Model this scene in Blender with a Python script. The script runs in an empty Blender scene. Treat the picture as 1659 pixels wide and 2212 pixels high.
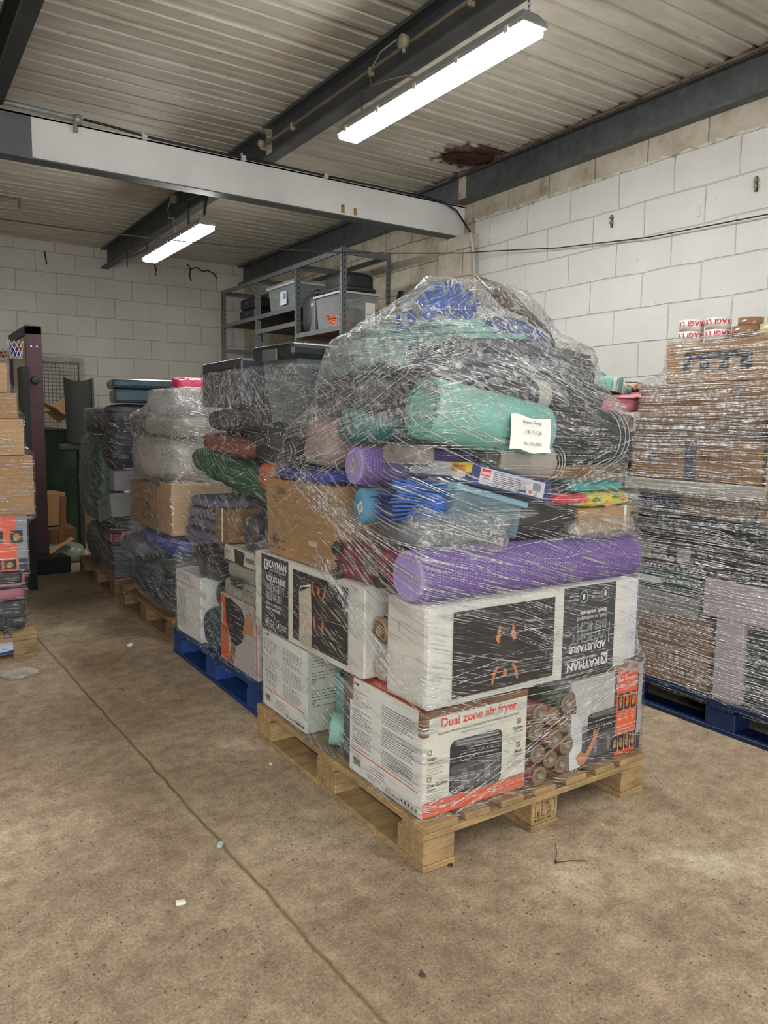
import bpy, bmesh, math, random
import numpy as np
from mathutils import Vector, Matrix, Euler, noise as mn
R = math.radians
random.seed(7)
SC = bpy.context.scene
COL = SC.collection

# ------------------------------------------------------------------ camera
FPX, PITCH, ROLL, CH, YAW = 1656.0, .114, .013, 1.321, .582
cam_d = bpy.data.cameras.new('camera'); cam = bpy.data.objects.new('camera', cam_d); COL.objects.link(cam)
cam_d.sensor_fit = 'VERTICAL'; cam_d.sensor_height = 24.0; cam_d.lens = 24.0 * FPX / 2212; cam_d.clip_start = .05
_f = Vector((math.sin(YAW) * math.cos(PITCH), math.cos(YAW) * math.cos(PITCH), -math.sin(PITCH)))
_r = Vector((math.cos(YAW), -math.sin(YAW), 0)); _u = _r.cross(_f)
# image right = c*right + s*up sense chosen so that the right side of the horizon sits lower
_rr, _uu = _r * math.cos(ROLL) + _u * math.sin(ROLL), _u * math.cos(ROLL) - _r * math.sin(ROLL)
cam.matrix_world = Matrix(((_rr.x, _uu.x, -_f.x, 0), (_rr.y, _uu.y, -_f.y, 0), (_rr.z, _uu.z, -_f.z, CH), (0, 0, 0, 1)))
SC.camera = cam

# ------------------------------------------------------------------ world, exposure
w = bpy.data.worlds.new('world'); SC.world = w; w.use_nodes = True
w.node_tree.nodes['Background'].inputs[0].default_value = (.8, .9, 1, 1)
w.node_tree.nodes['Background'].inputs[1].default_value = .05
SC.view_settings.view_transform = 'Standard'; SC.view_settings.look = 'None'
SC.view_settings.gamma = 1; SC.view_settings.use_curve_mapping = False
SC.view_settings.exposure = 0.55
LAMP = 58.0          # strength of every tube diffuser
DAY = 200.0           # daylight through the open loading door behind the camera (W)
SC.cycles.transparent_max_bounces = 14
SC.cycles.use_adaptive_sampling = True; SC.cycles.adaptive_threshold = .08
SC.cycles.max_bounces = 5; SC.cycles.diffuse_bounces = 3; SC.cycles.glossy_bounces = 2
SC.cycles.transmission_bounces = 4; SC.cycles.use_denoising = True
SC.cycles.sample_clamp_indirect = 40; SC.cycles.caustics_reflective = False; SC.cycles.caustics_refractive = False
ld = bpy.data.lights.new('loading_door_daylight', 'AREA'); ld.energy = DAY; ld.shape = 'RECTANGLE'; ld.size = 3.2; ld.size_y = 2.6
ld.color = (.93, .97, 1.0)
lo = bpy.data.objects.new('loading_door_daylight', ld); COL.objects.link(lo)
lo.location = (-1.5, -3.9, 1.5); lo.rotation_euler = (R(90), 0, 0)

# ------------------------------------------------------------------ materials
MC = {}
def srgb(c):
    if isinstance(c, str):
        c = tuple(int(c[i:i + 2], 16) / 255 for i in (0, 2, 4))
    return tuple((x / 12.92 if x <= .04045 else ((x + .055) / 1.055) ** 2.4) for x in c)
def M(hexc, rough=.6, var=.12, scale=8, bump=0, bscale=60, metal=0.0, alpha=1.0, stretch=(1, 1, 1), spec=.5, trans=0.0, coat=0.0, sheen=0):
    key = (hexc, rough, var, scale, bump, bscale, metal, alpha, stretch, spec, trans, coat)
    if key in MC: return MC[key]
    m = bpy.data.materials.new('mat_' + str(hexc)); m.use_nodes = True
    nt = m.node_tree; p = nt.nodes['Principled BSDF']
    c = srgb(hexc)
    tc = nt.nodes.new('ShaderNodeTexCoord'); mp = nt.nodes.new('ShaderNodeMapping'); mp.inputs['Scale'].default_value = stretch
    nt.links.new(tc.outputs['Object'], mp.inputs[0])
    n = nt.nodes.new('ShaderNodeTexNoise'); n.inputs['Scale'].default_value = scale; n.inputs['Detail'].default_value = 6
    nt.links.new(mp.outputs[0], n.inputs[0])
    cr = nt.nodes.new('ShaderNodeValToRGB')
    cr.color_ramp.elements[0].position = .3; cr.color_ramp.elements[1].position = .7
    cr.color_ramp.elements[0].color = (*[max(0, x * (1 - var)) for x in c], 1)
    cr.color_ramp.elements[1].color = (*[min(1, x * (1 + var)) for x in c], 1)
    nt.links.new(n.outputs[0], cr.inputs[0]); nt.links.new(cr.outputs[0], p.inputs['Base Color'])
    p.inputs['Roughness'].default_value = rough; p.inputs['Metallic'].default_value = metal
    p.inputs['Alpha'].default_value = alpha; p.inputs['Specular IOR Level'].default_value = spec
    p.inputs['Transmission Weight'].default_value = trans; p.inputs['Coat Weight'].default_value = coat
    if bump:
        n2 = nt.nodes.new('ShaderNodeTexNoise'); n2.inputs['Scale'].default_value = bscale; n2.inputs['Detail'].default_value = 4
        nt.links.new(mp.outputs[0], n2.inputs[0])
        b = nt.nodes.new('ShaderNodeBump'); b.inputs['Strength'].default_value = bump; b.inputs['Distance'].default_value = .01
        nt.links.new(n2.outputs[0], b.inputs['Height']); nt.links.new(b.outputs[0], p.inputs['Normal'])
    MC[key] = m
    return m
def nodes(m):
    nt = m.node_tree
    def N(t, **k):
        n = nt.nodes.new(t)
        for a, b in k.items():
            if a.startswith('i_'): n.inputs[a[2:].replace('_', ' ')].default_value = b
            else: setattr(n, a, b)
        return n
    return nt, N, nt.links.new
def mathn(nt, op, a, b=None, c=None, clamp=False):
    n = nt.nodes.new('ShaderNodeMath'); n.operation = op; n.use_clamp = clamp
    for i, v in enumerate((a, b, c)):
        if v is None: continue
        if isinstance(v, (int, float)): n.inputs[i].default_value = v
        else: nt.links.new(v, n.inputs[i])
    return n.outputs[0]
def mixc(nt, fac, a, b, mode='MIX'):
    n = nt.nodes.new('ShaderNodeMix'); n.data_type = 'RGBA'; n.blend_type = mode
    for i, v in ((0, fac), (6, a), (7, b)):
        if isinstance(v, (int, float)): n.inputs[i].default_value = v
        elif isinstance(v, tuple): n.inputs[i].default_value = (*v[:3], 1)
        else: nt.links.new(v, n.inputs[i])
    return n.outputs[2]
def ramp(nt, src, stops):
    n = nt.nodes.new('ShaderNodeValToRGB'); e = n.color_ramp.elements
    while len(e) < len(stops): e.new(.5)
    for k, (p, c) in enumerate(stops):
        e[k].position = p; e[k].color = (*(c if isinstance(c, tuple) else (c, c, c)), 1)
    nt.links.new(src, n.inputs[0]); return n.outputs[0]

def mat_blocks(name, axis, z0, row, u0, width, upper=None, tone='DCDBD3'):
    """painted concrete block wall; axis 'y' for a wall seen along x, 'x' for a wall seen along y"""
    m = bpy.data.materials.new(name); m.use_nodes = True; nt, N, L = nodes(m); p = nt.nodes['Principled BSDF']
    g = N('ShaderNodeNewGeometry'); sp = N('ShaderNodeSeparateXYZ'); L(g.outputs['Position'], sp.inputs[0])
    # wobble the courses a little
    nz = N('ShaderNodeTexNoise', i_Scale=2.6, i_Detail=6.0); L(g.outputs['Position'], nz.inputs[0])
    wob = mathn(nt, 'MULTIPLY_ADD', nz.outputs[0], .034, -.017)
    U = mathn(nt, 'ADD', mathn(nt, 'SUBTRACT', sp.outputs['Y' if axis == 'y' else 'X'], u0 - 40 * width), wob)
    V = mathn(nt, 'ADD', mathn(nt, 'SUBTRACT', sp.outputs['Z'], z0 - 20 * row), wob)
    cb = N('ShaderNodeCombineXYZ'); L(U, cb.inputs[0]); L(V, cb.inputs[1])
    def brick(ms, smooth):
        b = N('ShaderNodeTexBrick'); L(cb.outputs[0], b.inputs[0])
        b.inputs['Scale'].default_value = 1; b.inputs['Mortar Size'].default_value = ms; b.inputs['Mortar Smooth'].default_value = smooth
        b.inputs['Brick Width'].default_value = width; b.inputs['Row Height'].default_value = row; b.offset = .5
        b.inputs['Color1'].default_value = (.0, .0, .0, 1); b.inputs['Color2'].default_value = (1, 1, 1, 1)
        return b
    b1 = brick(.0055, .8)
    base = srgb(tone)
    n1 = N('ShaderNodeTexNoise', i_Scale=1.3, i_Detail=8.0, i_Roughness=.65); L(g.outputs['Position'], n1.inputs[0])
    n2 = N('ShaderNodeTexNoise', i_Scale=38.0, i_Detail=8.0, i_Roughness=.7); L(g.outputs['Position'], n2.inputs[0])
    col = mixc(nt, ramp(nt, n1.outputs[0], [(.35, 0.), (.7, 1.)]), tuple(x * .86 for x in base), base)
    bv = N('ShaderNodeSeparateColor'); L(b1.outputs['Color'], bv.inputs[0])
    col = mixc(nt, mathn(nt, 'MULTIPLY', bv.outputs[0], .10), col, (.45, .44, .40))
    # pinholes and chips in the paint
    vo = N('ShaderNodeTexVoronoi', i_Scale=24.0); L(g.outputs['Position'], vo.inputs[0])
    spots = mathn(nt, 'LESS_THAN', vo.outputs['Distance'], .07)
    spots = mathn(nt, 'MULTIPLY', spots, mathn(nt, 'GREATER_THAN', n1.outputs[0], .53))
    col = mixc(nt, mathn(nt, 'MULTIPLY', spots, .7), col, (.12, .09, .07))
    # mortar: faint grey line with broken dark cracks
    crack = mathn(nt, 'MULTIPLY', b1.outputs['Fac'], ramp(nt, n2.outputs[0], [(.52, .03), (.68, .42)]))
    col = mixc(nt, crack, col, (.36, .33, .28))
    if upper is not None:
        nb = N('ShaderNodeTexNoise', i_Scale=9.0, i_Detail=9.0, i_Roughness=.7); L(g.outputs['Position'], nb.inputs[0])
        edge = mathn(nt, 'MULTIPLY_ADD', nb.outputs[0], .16, -.08)
        zz = mathn(nt, 'ADD', sp.outputs['Z'], edge)
        un = mathn(nt, 'GREATER_THAN', zz, upper[0])
        if upper[1] is not None:
            un2 = mathn(nt, 'GREATER_THAN', mathn(nt, 'ADD', sp.outputs['Y'], mathn(nt, 'MULTIPLY', edge, .5)), upper[1])
            un = mathn(nt, 'MAXIMUM', un, un2)
        n3 = N('ShaderNodeTexNoise', i_Scale=4.5, i_Detail=9.0, i_Roughness=.7); L(g.outputs['Position'], n3.inputs[0])
        raw = ramp(nt, n3.outputs[0], [(.30, srgb('887A60')), (.42, srgb('ABA18C')), (.54, srgb('BDB5A3')), (.75, srgb('CBC5B6'))])
        raw = mixc(nt, mathn(nt, 'MULTIPLY', b1.outputs['Fac'], .55), raw, srgb('6A604E'))
        col = mixc(nt, un, col, raw)
    L(col, p.inputs['Base Color']); p.inputs['Roughness'].default_value = .72
    h = mathn(nt, 'SUBTRACT', mathn(nt, 'MULTIPLY', n2.outputs[0], .45), b1.outputs['Fac'])
    bp = N('ShaderNodeBump', i_Strength=.9, i_Distance=.008); L(h, bp.inputs['Height']); L(bp.outputs[0], p.inputs['Normal'])
    return m

def mat_floor():
    m = bpy.data.materials.new('worn_concrete'); m.use_nodes = True; nt, N, L = nodes(m); p = nt.nodes['Principled BSDF']
    g = N('ShaderNodeNewGeometry'); P = g.outputs['Position']
    n1 = N('ShaderNodeTexNoise', i_Scale=1.1, i_Detail=10.0, i_Roughness=.62); L(P, n1.inputs[0])
    n2 = N('ShaderNodeTexNoise', i_Scale=14.0, i_Detail=10.0, i_Roughness=.75); L(P, n2.inputs[0])
    n3 = N('ShaderNodeTexNoise', i_Scale=110.0, i_Detail=6.0, i_Roughness=.7); L(P, n3.inputs[0])
    c = ramp(nt, n1.outputs[0], [(.3, srgb('8E7B65')), (.48, srgb('A28F78')), (.6, srgb('B5A48B')), (.70, srgb('D9CDB4'))])
    c = mixc(nt, .75, c, ramp(nt, n2.outputs[0], [(.3, (.22, .21, .19)), (.5, (.5, .5, .5)), (.7, (.80, .79, .76))]), 'OVERLAY')
    c = mixc(nt, .6, c, ramp(nt, n3.outputs[0], [(.35, (.24, .235, .23)), (.5, (.5, .5, .5)), (.66, (.74, .73, .71))]), 'OVERLAY')
    def specks(scale, thr, seed, keep):
        mp = N('ShaderNodeMapping'); mp.inputs['Location'].default_value = (seed, seed * .7, 0); L(P, mp.inputs[0])
        v = N('ShaderNodeTexVoronoi', i_Scale=scale, i_Randomness=1.0); L(mp.outputs[0], v.inputs[0])
        nn = N('ShaderNodeTexNoise', i_Scale=scale * 1.6, i_Detail=3.0); L(mp.outputs[0], nn.inputs[0])
        d = mathn(nt, 'ADD', v.outputs['Distance'], mathn(nt, 'MULTIPLY_ADD', nn.outputs[0], .5, -.25))
        s = N('ShaderNodeSeparateColor'); L(v.outputs['Color'], s.inputs[0])
        return mathn(nt, 'MULTIPLY', mathn(nt, 'LESS_THAN', d, thr), mathn(nt, 'GREATER_THAN', s.outputs[0], keep))
    dark = specks(40, .13, 3.1, .5); dark2 = specks(120, .20, 9.3, .45); lite = specks(55, .09, 17.0, .72); lite2 = specks(130, .17, 27.0, .7)
    c = mixc(nt, mathn(nt, 'MULTIPLY', dark, .75), c, srgb('3E382F'))
    c = mixc(nt, mathn(nt, 'MULTIPLY', dark2, .6), c, srgb('4A4339'))
    c = mixc(nt, mathn(nt, 'MULTIPLY', lite, .55), c, srgb('D8CDB4'))
    c = mixc(nt, mathn(nt, 'MULTIPLY', lite2, .6), c, srgb('DDD4BF'))
    # stains
    n5 = N('ShaderNodeTexNoise', i_Scale=2.7, i_Detail=5.0); L(P, n5.inputs[0])
    c = mixc(nt, ramp(nt, n5.outputs[0], [(.64, 0.), (.72, .35)]), c, srgb('54493B'))
    # slab joint running up the aisle, wandering a little
    sp = N('ShaderNodeSeparateXYZ'); L(P, sp.inputs[0])
    nw = N('ShaderNodeTexNoise', i_Scale=3.0, i_Detail=8.0, i_Roughness=.7); L(P, nw.inputs[0])
    jx = mathn(nt, 'ADD', sp.outputs['X'], mathn(nt, 'MULTIPLY', sp.outputs['Y'], .035))
    jx = mathn(nt, 'ADD', jx, mathn(nt, 'MULTIPLY_ADD', nw.outputs[0], .045, -.0225))
    jd = mathn(nt, 'ABSOLUTE', mathn(nt, 'SUBTRACT', jx, .918))
    joint = ramp(nt, jd, [(.001, 1.), (.009, 0.)])
    halo = ramp(nt, jd, [(.02, .35), (.06, 0.)])
    c = mixc(nt, mathn(nt, 'MULTIPLY', halo, n2.outputs[0]), c, srgb('C4B493'))
    jbrk = ramp(nt, n2.outputs[0], [(.38, .25), (.55, .8)])
    c = mixc(nt, mathn(nt, 'MULTIPLY', joint, jbrk), c, srgb('6B5636'))
    kx = mathn(nt, 'ADD', mathn(nt, 'MULTIPLY', sp.outputs['X'], -.42), mathn(nt, 'ADD', sp.outputs['Y'], mathn(nt, 'MULTIPLY_ADD', nw.outputs[0], .16, -.08)))
    kd = mathn(nt, 'ABSOLUTE', mathn(nt, 'SUBTRACT', kx, 1.07))
    c = mixc(nt, ramp(nt, kd, [(.001, .28), (.004, 0.)]), c, srgb('5A4B38'))
    L(c, p.inputs['Base Color'])
    p.inputs['Roughness'].default_value = .62; p.inputs['Specular IOR Level'].default_value = .35
    h = mathn(nt, 'ADD', mathn(nt, 'MULTIPLY', n2.outputs[0], .6), mathn(nt, 'MULTIPLY', n3.outputs[0], .4))
    h = mathn(nt, 'SUBTRACT', h, mathn(nt, 'MULTIPLY', joint, .9)); h = mathn(nt, 'SUBTRACT', h, mathn(nt, 'MULTIPLY', dark, .5))
    bp = N('ShaderNodeBump', i_Strength=.8, i_Distance=.008); L(h, bp.inputs['Height']); L(bp.outputs[0], p.inputs['Normal'])
    return m

def mat_deck():
    m = bpy.data.materials.new('ceiling_sheet'); m.use_nodes = True; nt, N, L = nodes(m); p = nt.nodes['Principled BSDF']
    g = N('ShaderNodeNewGeometry'); P = g.outputs['Position']; sp = N('ShaderNodeSeparateXYZ'); L(P, sp.inputs[0])
    mp = N('ShaderNodeMapping'); mp.inputs['Scale'].default_value = (1, 4, 1); L(P, mp.inputs[0])
    n1 = N('ShaderNodeTexNoise', i_Scale=1.6, i_Detail=9.0, i_Roughness=.65); L(mp.outputs[0], n1.inputs[0])
    n2 = N('ShaderNodeTexNoise', i_Scale=13.0, i_Detail=8.0); L(P, n2.inputs[0])
    c = ramp(nt, n1.outputs[0], [(.3, srgb('ABA697')), (.5, srgb('C2BDB0')), (.75, srgb('D0CCC2'))])
    c = mixc(nt, ramp(nt, n2.outputs[0], [(.62, 0.), (.75, .45)]), c, srgb('6E5F4A'))
    # rust spreading from the corroded hole by the right-hand beam
    v = N('ShaderNodeVectorMath'); v.operation = 'DISTANCE'; v.inputs[1].default_value = (3.93, 4.83, 3.36)
    mp2 = N('ShaderNodeMapping'); L(P, mp2.inputs[0]); L(mp2.outputs[0], v.inputs[0])
    d = mathn(nt, 'ADD', v.outputs['Value'], mathn(nt, 'MULTIPLY_ADD', n2.outputs[0], .5, -.25))
    c = mixc(nt, ramp(nt, d, [(.20, .95), (.30, 0.)]), c, srgb('4A2418'))
    d2 = mathn(nt, 'ADD', mathn(nt, 'SUBTRACT', 4.16, sp.outputs['X']), mathn(nt, 'MULTIPLY_ADD', n2.outputs[0], .3, -.15))
    c = mixc(nt, ramp(nt, d2, [(.03, .8), (.08, 0.)]), c, srgb('5B3220'))
    L(c, p.inputs['Base Color']); p.inputs['Roughness'].default_value = .48
    bp = N('ShaderNodeBump', i_Strength=.25, i_Distance=.005); L(n2.outputs[0], bp.inputs['Height']); L(bp.outputs[0], p.inputs['Normal'])
    return m

def mat_wood(name, a='B98A4E', b='8A6438', c3='6B5A45', dirt=.5):
    m = bpy.data.materials.new(name); m.use_nodes = True; nt, N, L = nodes(m); p = nt.nodes['Principled BSDF']
    tc = N('ShaderNodeTexCoord'); oi = N('ShaderNodeObjectInfo')
    ad = N('ShaderNodeVectorMath'); ad.operation = 'ADD'; L(tc.outputs['Object'], ad.inputs[0])
    cx = N('ShaderNodeCombineXYZ'); L(mathn(nt, 'MULTIPLY', oi.outputs['Random'], 7), cx.inputs[0]); L(mathn(nt, 'MULTIPLY', oi.outputs['Random'], 13), cx.inputs[1])
    L(cx.outputs[0], ad.inputs[1])
    mp = N('ShaderNodeMapping'); mp.inputs['Scale'].default_value = (2.2, 26, 26); L(ad.outputs[0], mp.inputs[0])
    n1 = N('ShaderNodeTexNoise', i_Scale=2.0, i_Detail=8.0, i_Distortion=1.2); L(mp.outputs[0], n1.inputs[0])
    n2 = N('ShaderNodeTexNoise', i_Scale=6.0, i_Detail=8.0, i_Roughness=.7); L(ad.outputs[0], n2.inputs[0])
    c = ramp(nt, n1.outputs[0], [(.3, srgb(b)), (.55, srgb(a)), (.75, tuple(min(1, x * 1.15) for x in srgb(a)))])
    c = mixc(nt, ramp(nt, n2.outputs[0], [(.42, 0.), (.72, dirt)]), c, srgb(c3))
    L(c, p.inputs['Base Color']); p.inputs['Roughness'].default_value = .7
    bp = N('ShaderNodeBump', i_Strength=.3, i_Distance=.003); L(n1.outputs[0], bp.inputs['Height']); L(bp.outputs[0], p.inputs['Normal'])
    return m

def mat_film(name, amount=.5, tilt=0.0, haze=.05, streak=1.0, horiz=False, seed=0.0, crumple=1.40):
    """stretch film: clear sheet whose pulled creases catch the lamps, with white highlight streaks painted in"""
    m = bpy.data.materials.new(name); m.use_nodes = True; nt, N, L = nodes(m)
    nt.nodes.remove(nt.nodes['Principled BSDF']); out = nt.nodes['Material Output']
    uv = N('ShaderNodeUVMap')
    def layer(ang, su, sv, sd, detail=3.0, dist=.0):
        r = N('ShaderNodeMapping'); r.vector_type = 'POINT'; r.inputs['Rotation'].default_value = (0, 0, ang)
        r.inputs['Location'].default_value = (sd + seed, sd * 1.7, 0); L(uv.outputs[0], r.inputs[0])
        s = N('ShaderNodeMapping'); s.inputs['Scale'].default_value = (su, sv, 1); L(r.outputs[0], s.inputs[0])
        n = N('ShaderNodeTexNoise', i_Scale=1.0, i_Detail=detail, i_Roughness=.6, i_Distortion=dist); n.noise_dimensions = '2D'; L(s.outputs[0], n.inputs[0])
        return n.outputs[0]
    sp = N('ShaderNodeSeparateXYZ'); L(uv.outputs[0], sp.inputs[0])
    up = N('ShaderNodeMapRange'); up.inputs['From Min'].default_value = crumple - .12; up.inputs['From Max'].default_value = crumple + .12; L(sp.outputs[1], up.inputs[0]); up = up.outputs[0]
    a = layer(tilt, 2.5, 210, 1.0, 2.0); b = layer(tilt + (.08 if horiz else .5), 3, 190, 5.0, 2.0)
    mk = layer(.3, 2.2, 2.2, 20.0, 1.0)
    big = layer(.5, 7, 11, 40.0, 2.0, .6); crk = layer(.9, 26, 40, 60.0, 3.0, 1.4)
    w1 = ramp(nt, mk, [(.42, 0.), (.52, 1.)])
    h = mixc(nt, w1, a, b)
    dash = ramp(nt, layer(.2, 14, 30, 71.0, 1.0), [(.42, 0.), (.56, 1.)])
    h2 = mathn(nt, 'ADD', mathn(nt, 'MULTIPLY', h, 1.0), mathn(nt, 'MULTIPLY', big, mathn(nt, 'MULTIPLY_ADD', up, 2.2, 1.0)))
    h2 = mathn(nt, 'ADD', h2, mathn(nt, 'MULTIPLY', crk, mathn(nt, 'MULTIPLY_ADD', up, 1.1, .22)))
    bp = N('ShaderNodeBump', i_Strength=1.0, i_Distance=.020 * streak); L(h2, bp.inputs['Height'])
    gl = N('ShaderNodeBsdfGlossy', i_Roughness=.24); L(bp.outputs[0], gl.inputs['Normal'])
    tr = N('ShaderNodeBsdfTransparent'); tr.inputs[0].default_value = (.975, .977, .98, 1)
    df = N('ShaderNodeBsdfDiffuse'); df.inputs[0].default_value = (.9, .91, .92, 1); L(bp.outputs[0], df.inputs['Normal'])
    lw = N('ShaderNodeLayerWeight', i_Blend=.25); L(bp.outputs[0], lw.inputs['Normal'])
    # pulled creases are shiny, with white highlights painted in; flat film is almost clear
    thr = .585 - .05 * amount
    cre_hl = mathn(nt, 'MULTIPLY', ramp(nt, h, [(thr, 0.), (thr + .07, 1.)]), dash)
    cre_hl = mathn(nt, 'MAXIMUM', cre_hl, mathn(nt, 'MULTIPLY', up, ramp(nt, crk, [(.52, 0.), (.62, .8)])))
    fac = mathn(nt, 'MULTIPLY_ADD', cre_hl, .45, .035 + .04 * amount)
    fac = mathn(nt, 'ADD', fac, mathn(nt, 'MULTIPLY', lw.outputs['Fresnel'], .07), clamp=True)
    hz = mathn(nt, 'MULTIPLY_ADD', cre_hl, .55, haze * .4)  # diffuse white paints bright streaks whatever the lamp angle
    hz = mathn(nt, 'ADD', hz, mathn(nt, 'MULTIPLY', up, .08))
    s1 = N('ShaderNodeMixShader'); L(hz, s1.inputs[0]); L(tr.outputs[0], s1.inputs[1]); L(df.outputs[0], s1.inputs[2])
    s2 = N('ShaderNodeMixShader'); L(fac, s2.inputs[0]); L(s1.outputs[0], s2.inputs[1]); L(gl.outputs[0], s2.inputs[2])
    L(s2.outputs[0], out.inputs['Surface'])
    return m
def mat_plastic(name, body=.12, tint=(.9, .92, .93)):
    m = bpy.data.materials.new(name); m.use_nodes = True; nt, N, L = nodes(m); nt.nodes.remove(nt.nodes['Principled BSDF'])
    tc = N('ShaderNodeTexCoord'); n1 = N('ShaderNodeTexNoise', i_Scale=22.0, i_Detail=5.0, i_Distortion=1.5); L(tc.outputs['Object'], n1.inputs[0])
    rg = mathn(nt, 'ABSOLUTE', mathn(nt, 'SUBTRACT', n1.outputs[0], .5))
    bp = N('ShaderNodeBump', i_Strength=1.0, i_Distance=.03); L(rg, bp.inputs['Height'])
    g = N('ShaderNodeBsdfGlossy', i_Roughness=.22); L(bp.outputs[0], g.inputs['Normal']); t = N('ShaderNodeBsdfTransparent'); d = N('ShaderNodeBsdfDiffuse'); d.inputs[0].default_value = (*tint, 1); L(bp.outputs[0], d.inputs['Normal'])
    ed = ramp(nt, rg, [(.0, .5), (.03, body)]); a = N('ShaderNodeMixShader'); L(ed, a.inputs[0]); L(t.outputs[0], a.inputs[1]); L(d.outputs[0], a.inputs[2])
    b = N('ShaderNodeMixShader'); L(ramp(nt, rg, [(.0, .45), (.05, .12)]), b.inputs[0]); L(a.outputs[0], b.inputs[1]); L(g.outputs[0], b.inputs[2]); L(b.outputs[0], nt.nodes['Material Output'].inputs['Surface'])
    return m
def mat_emit(name, col, s):
    m = bpy.data.materials.new(name); m.use_nodes = True; nt, N, L = nodes(m)
    nt.nodes.remove(nt.nodes['Principled BSDF'])
    g = N('ShaderNodeTexCoord'); n = N('ShaderNodeTexNoise', i_Scale=1.5); L(g.outputs['Object'], n.inputs[0])
    e = N('ShaderNodeEmission', i_Strength=s)
    L(ramp(nt, n.outputs[0], [(0, tuple(x * .97 for x in col)), (1, col)]), e.inputs[0])
    L(e.outputs[0], nt.nodes['Material Output'].inputs['Surface'])
    return m

# ------------------------------------------------------------------ object helpers
def tag(o, label=None, cat=None, group=None, kind=None):
    if label: o['label'] = label
    if cat: o['category'] = cat
    if group: o['group'] = group
    if kind: o['kind'] = kind
    return o
def empty(name, loc, rot=(0, 0, 0), label=None, cat=None, group=None):
    o = bpy.data.objects.new(name, None); COL.objects.link(o); o.location = loc; o.rotation_euler = rot
    o.empty_display_size = .05
    return tag(o, label, cat, group)
def obj(name, bm, m, parent=None, loc=(0, 0, 0), rot=(0, 0, 0), smooth=False):
    me = bpy.data.meshes.new(name)
    if isinstance(bm, tuple): me.from_pydata(*bm)
    else: bm.to_mesh(me); bm.free()
    for mm in (m if isinstance(m, (list, tuple)) else [m]): me.materials.append(mm)
    if smooth:
        for p in me.polygons: p.use_smooth = True
    o = bpy.data.objects.new(name, me); COL.objects.link(o); o.location = loc; o.rotation_euler = rot
    if parent is not None: o.parent = parent
    return o
def bbox(bm, x0, y0, z0, x1, y1, z1, mi=0):
    vs = [bm.verts.new(p) for p in ((x0, y0, z0), (x1, y0, z0), (x1, y1, z0), (x0, y1, z0), (x0, y0, z1), (x1, y0, z1), (x1, y1, z1), (x0, y1, z1))]
    for f in ((0, 3, 2, 1), (4, 5, 6, 7), (0, 1, 5, 4), (1, 2, 6, 5), (2, 3, 7, 6), (3, 0, 4, 7)):
        bm.faces.new([vs[i] for i in f]).material_index = mi
    return vs
def boxbm(*a, bevel=0, seg=2):
    bm = bmesh.new(); bbox(bm, *a)
    if bevel: bmesh.ops.bevel(bm, geom=list(bm.edges) + list(bm.verts), offset=bevel, segments=seg, affect='EDGES', profile=.5)
    return bm
def tube(bm, pts, r, n=8, caps=True):
    pts = [Vector(p) for p in pts]; rings = []
    for i, p in enumerate(pts):
        d = (pts[min(i + 1, len(pts) - 1)] - pts[max(i - 1, 0)]).normalized()
        s = d.cross(Vector((0, 0, 1)))
        if s.length < .05: s = d.cross(Vector((0, 1, 0)))
        s.normalize(); t = s.cross(d)
        rr = r[i] if isinstance(r, (list, tuple)) else r
        rings.append([bm.verts.new(p + (s * math.cos(2 * math.pi * k / n) + t * math.sin(2 * math.pi * k / n)) * rr) for k in range(n)])
    for a, b in zip(rings, rings[1:]):
        for k in range(n): bm.faces.new((a[k], a[(k + 1) % n], b[(k + 1) % n], b[k]))
    if caps:
        bm.faces.new(rings[0][::-1]); bm.faces.new(rings[-1])
    return bm
def lathe(bm, prof, n=32, axis='z', c=(0, 0, 0)):
    """prof: list of (r, h); h runs along the axis"""
    rings = []
    for r, h in prof:
        ring = []
        for k in range(n):
            a = 2 * math.pi * k / n; p = (r * math.cos(a), r * math.sin(a), h)
            if axis == 'x': p = (h, p[0], p[1])
            if axis == 'y': p = (p[0], h, p[1])
            ring.append(bm.verts.new((p[0] + c[0], p[1] + c[1], p[2] + c[2])))
        rings.append(ring)
    for a, b in zip(rings, rings[1:]):
        for k in range(n): bm.faces.new((a[k], a[(k + 1) % n], b[(k + 1) % n], b[k]))
    if prof[0][0] > 1e-4: bm.faces.new(rings[0][::-1])
    if prof[-1][0] > 1e-4: bm.faces.new(rings[-1])
    bmesh.ops.remove_doubles(bm, verts=bm.verts, dist=1e-6)
    bmesh.ops.recalc_face_normals(bm, faces=bm.faces)
    return bm
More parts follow.
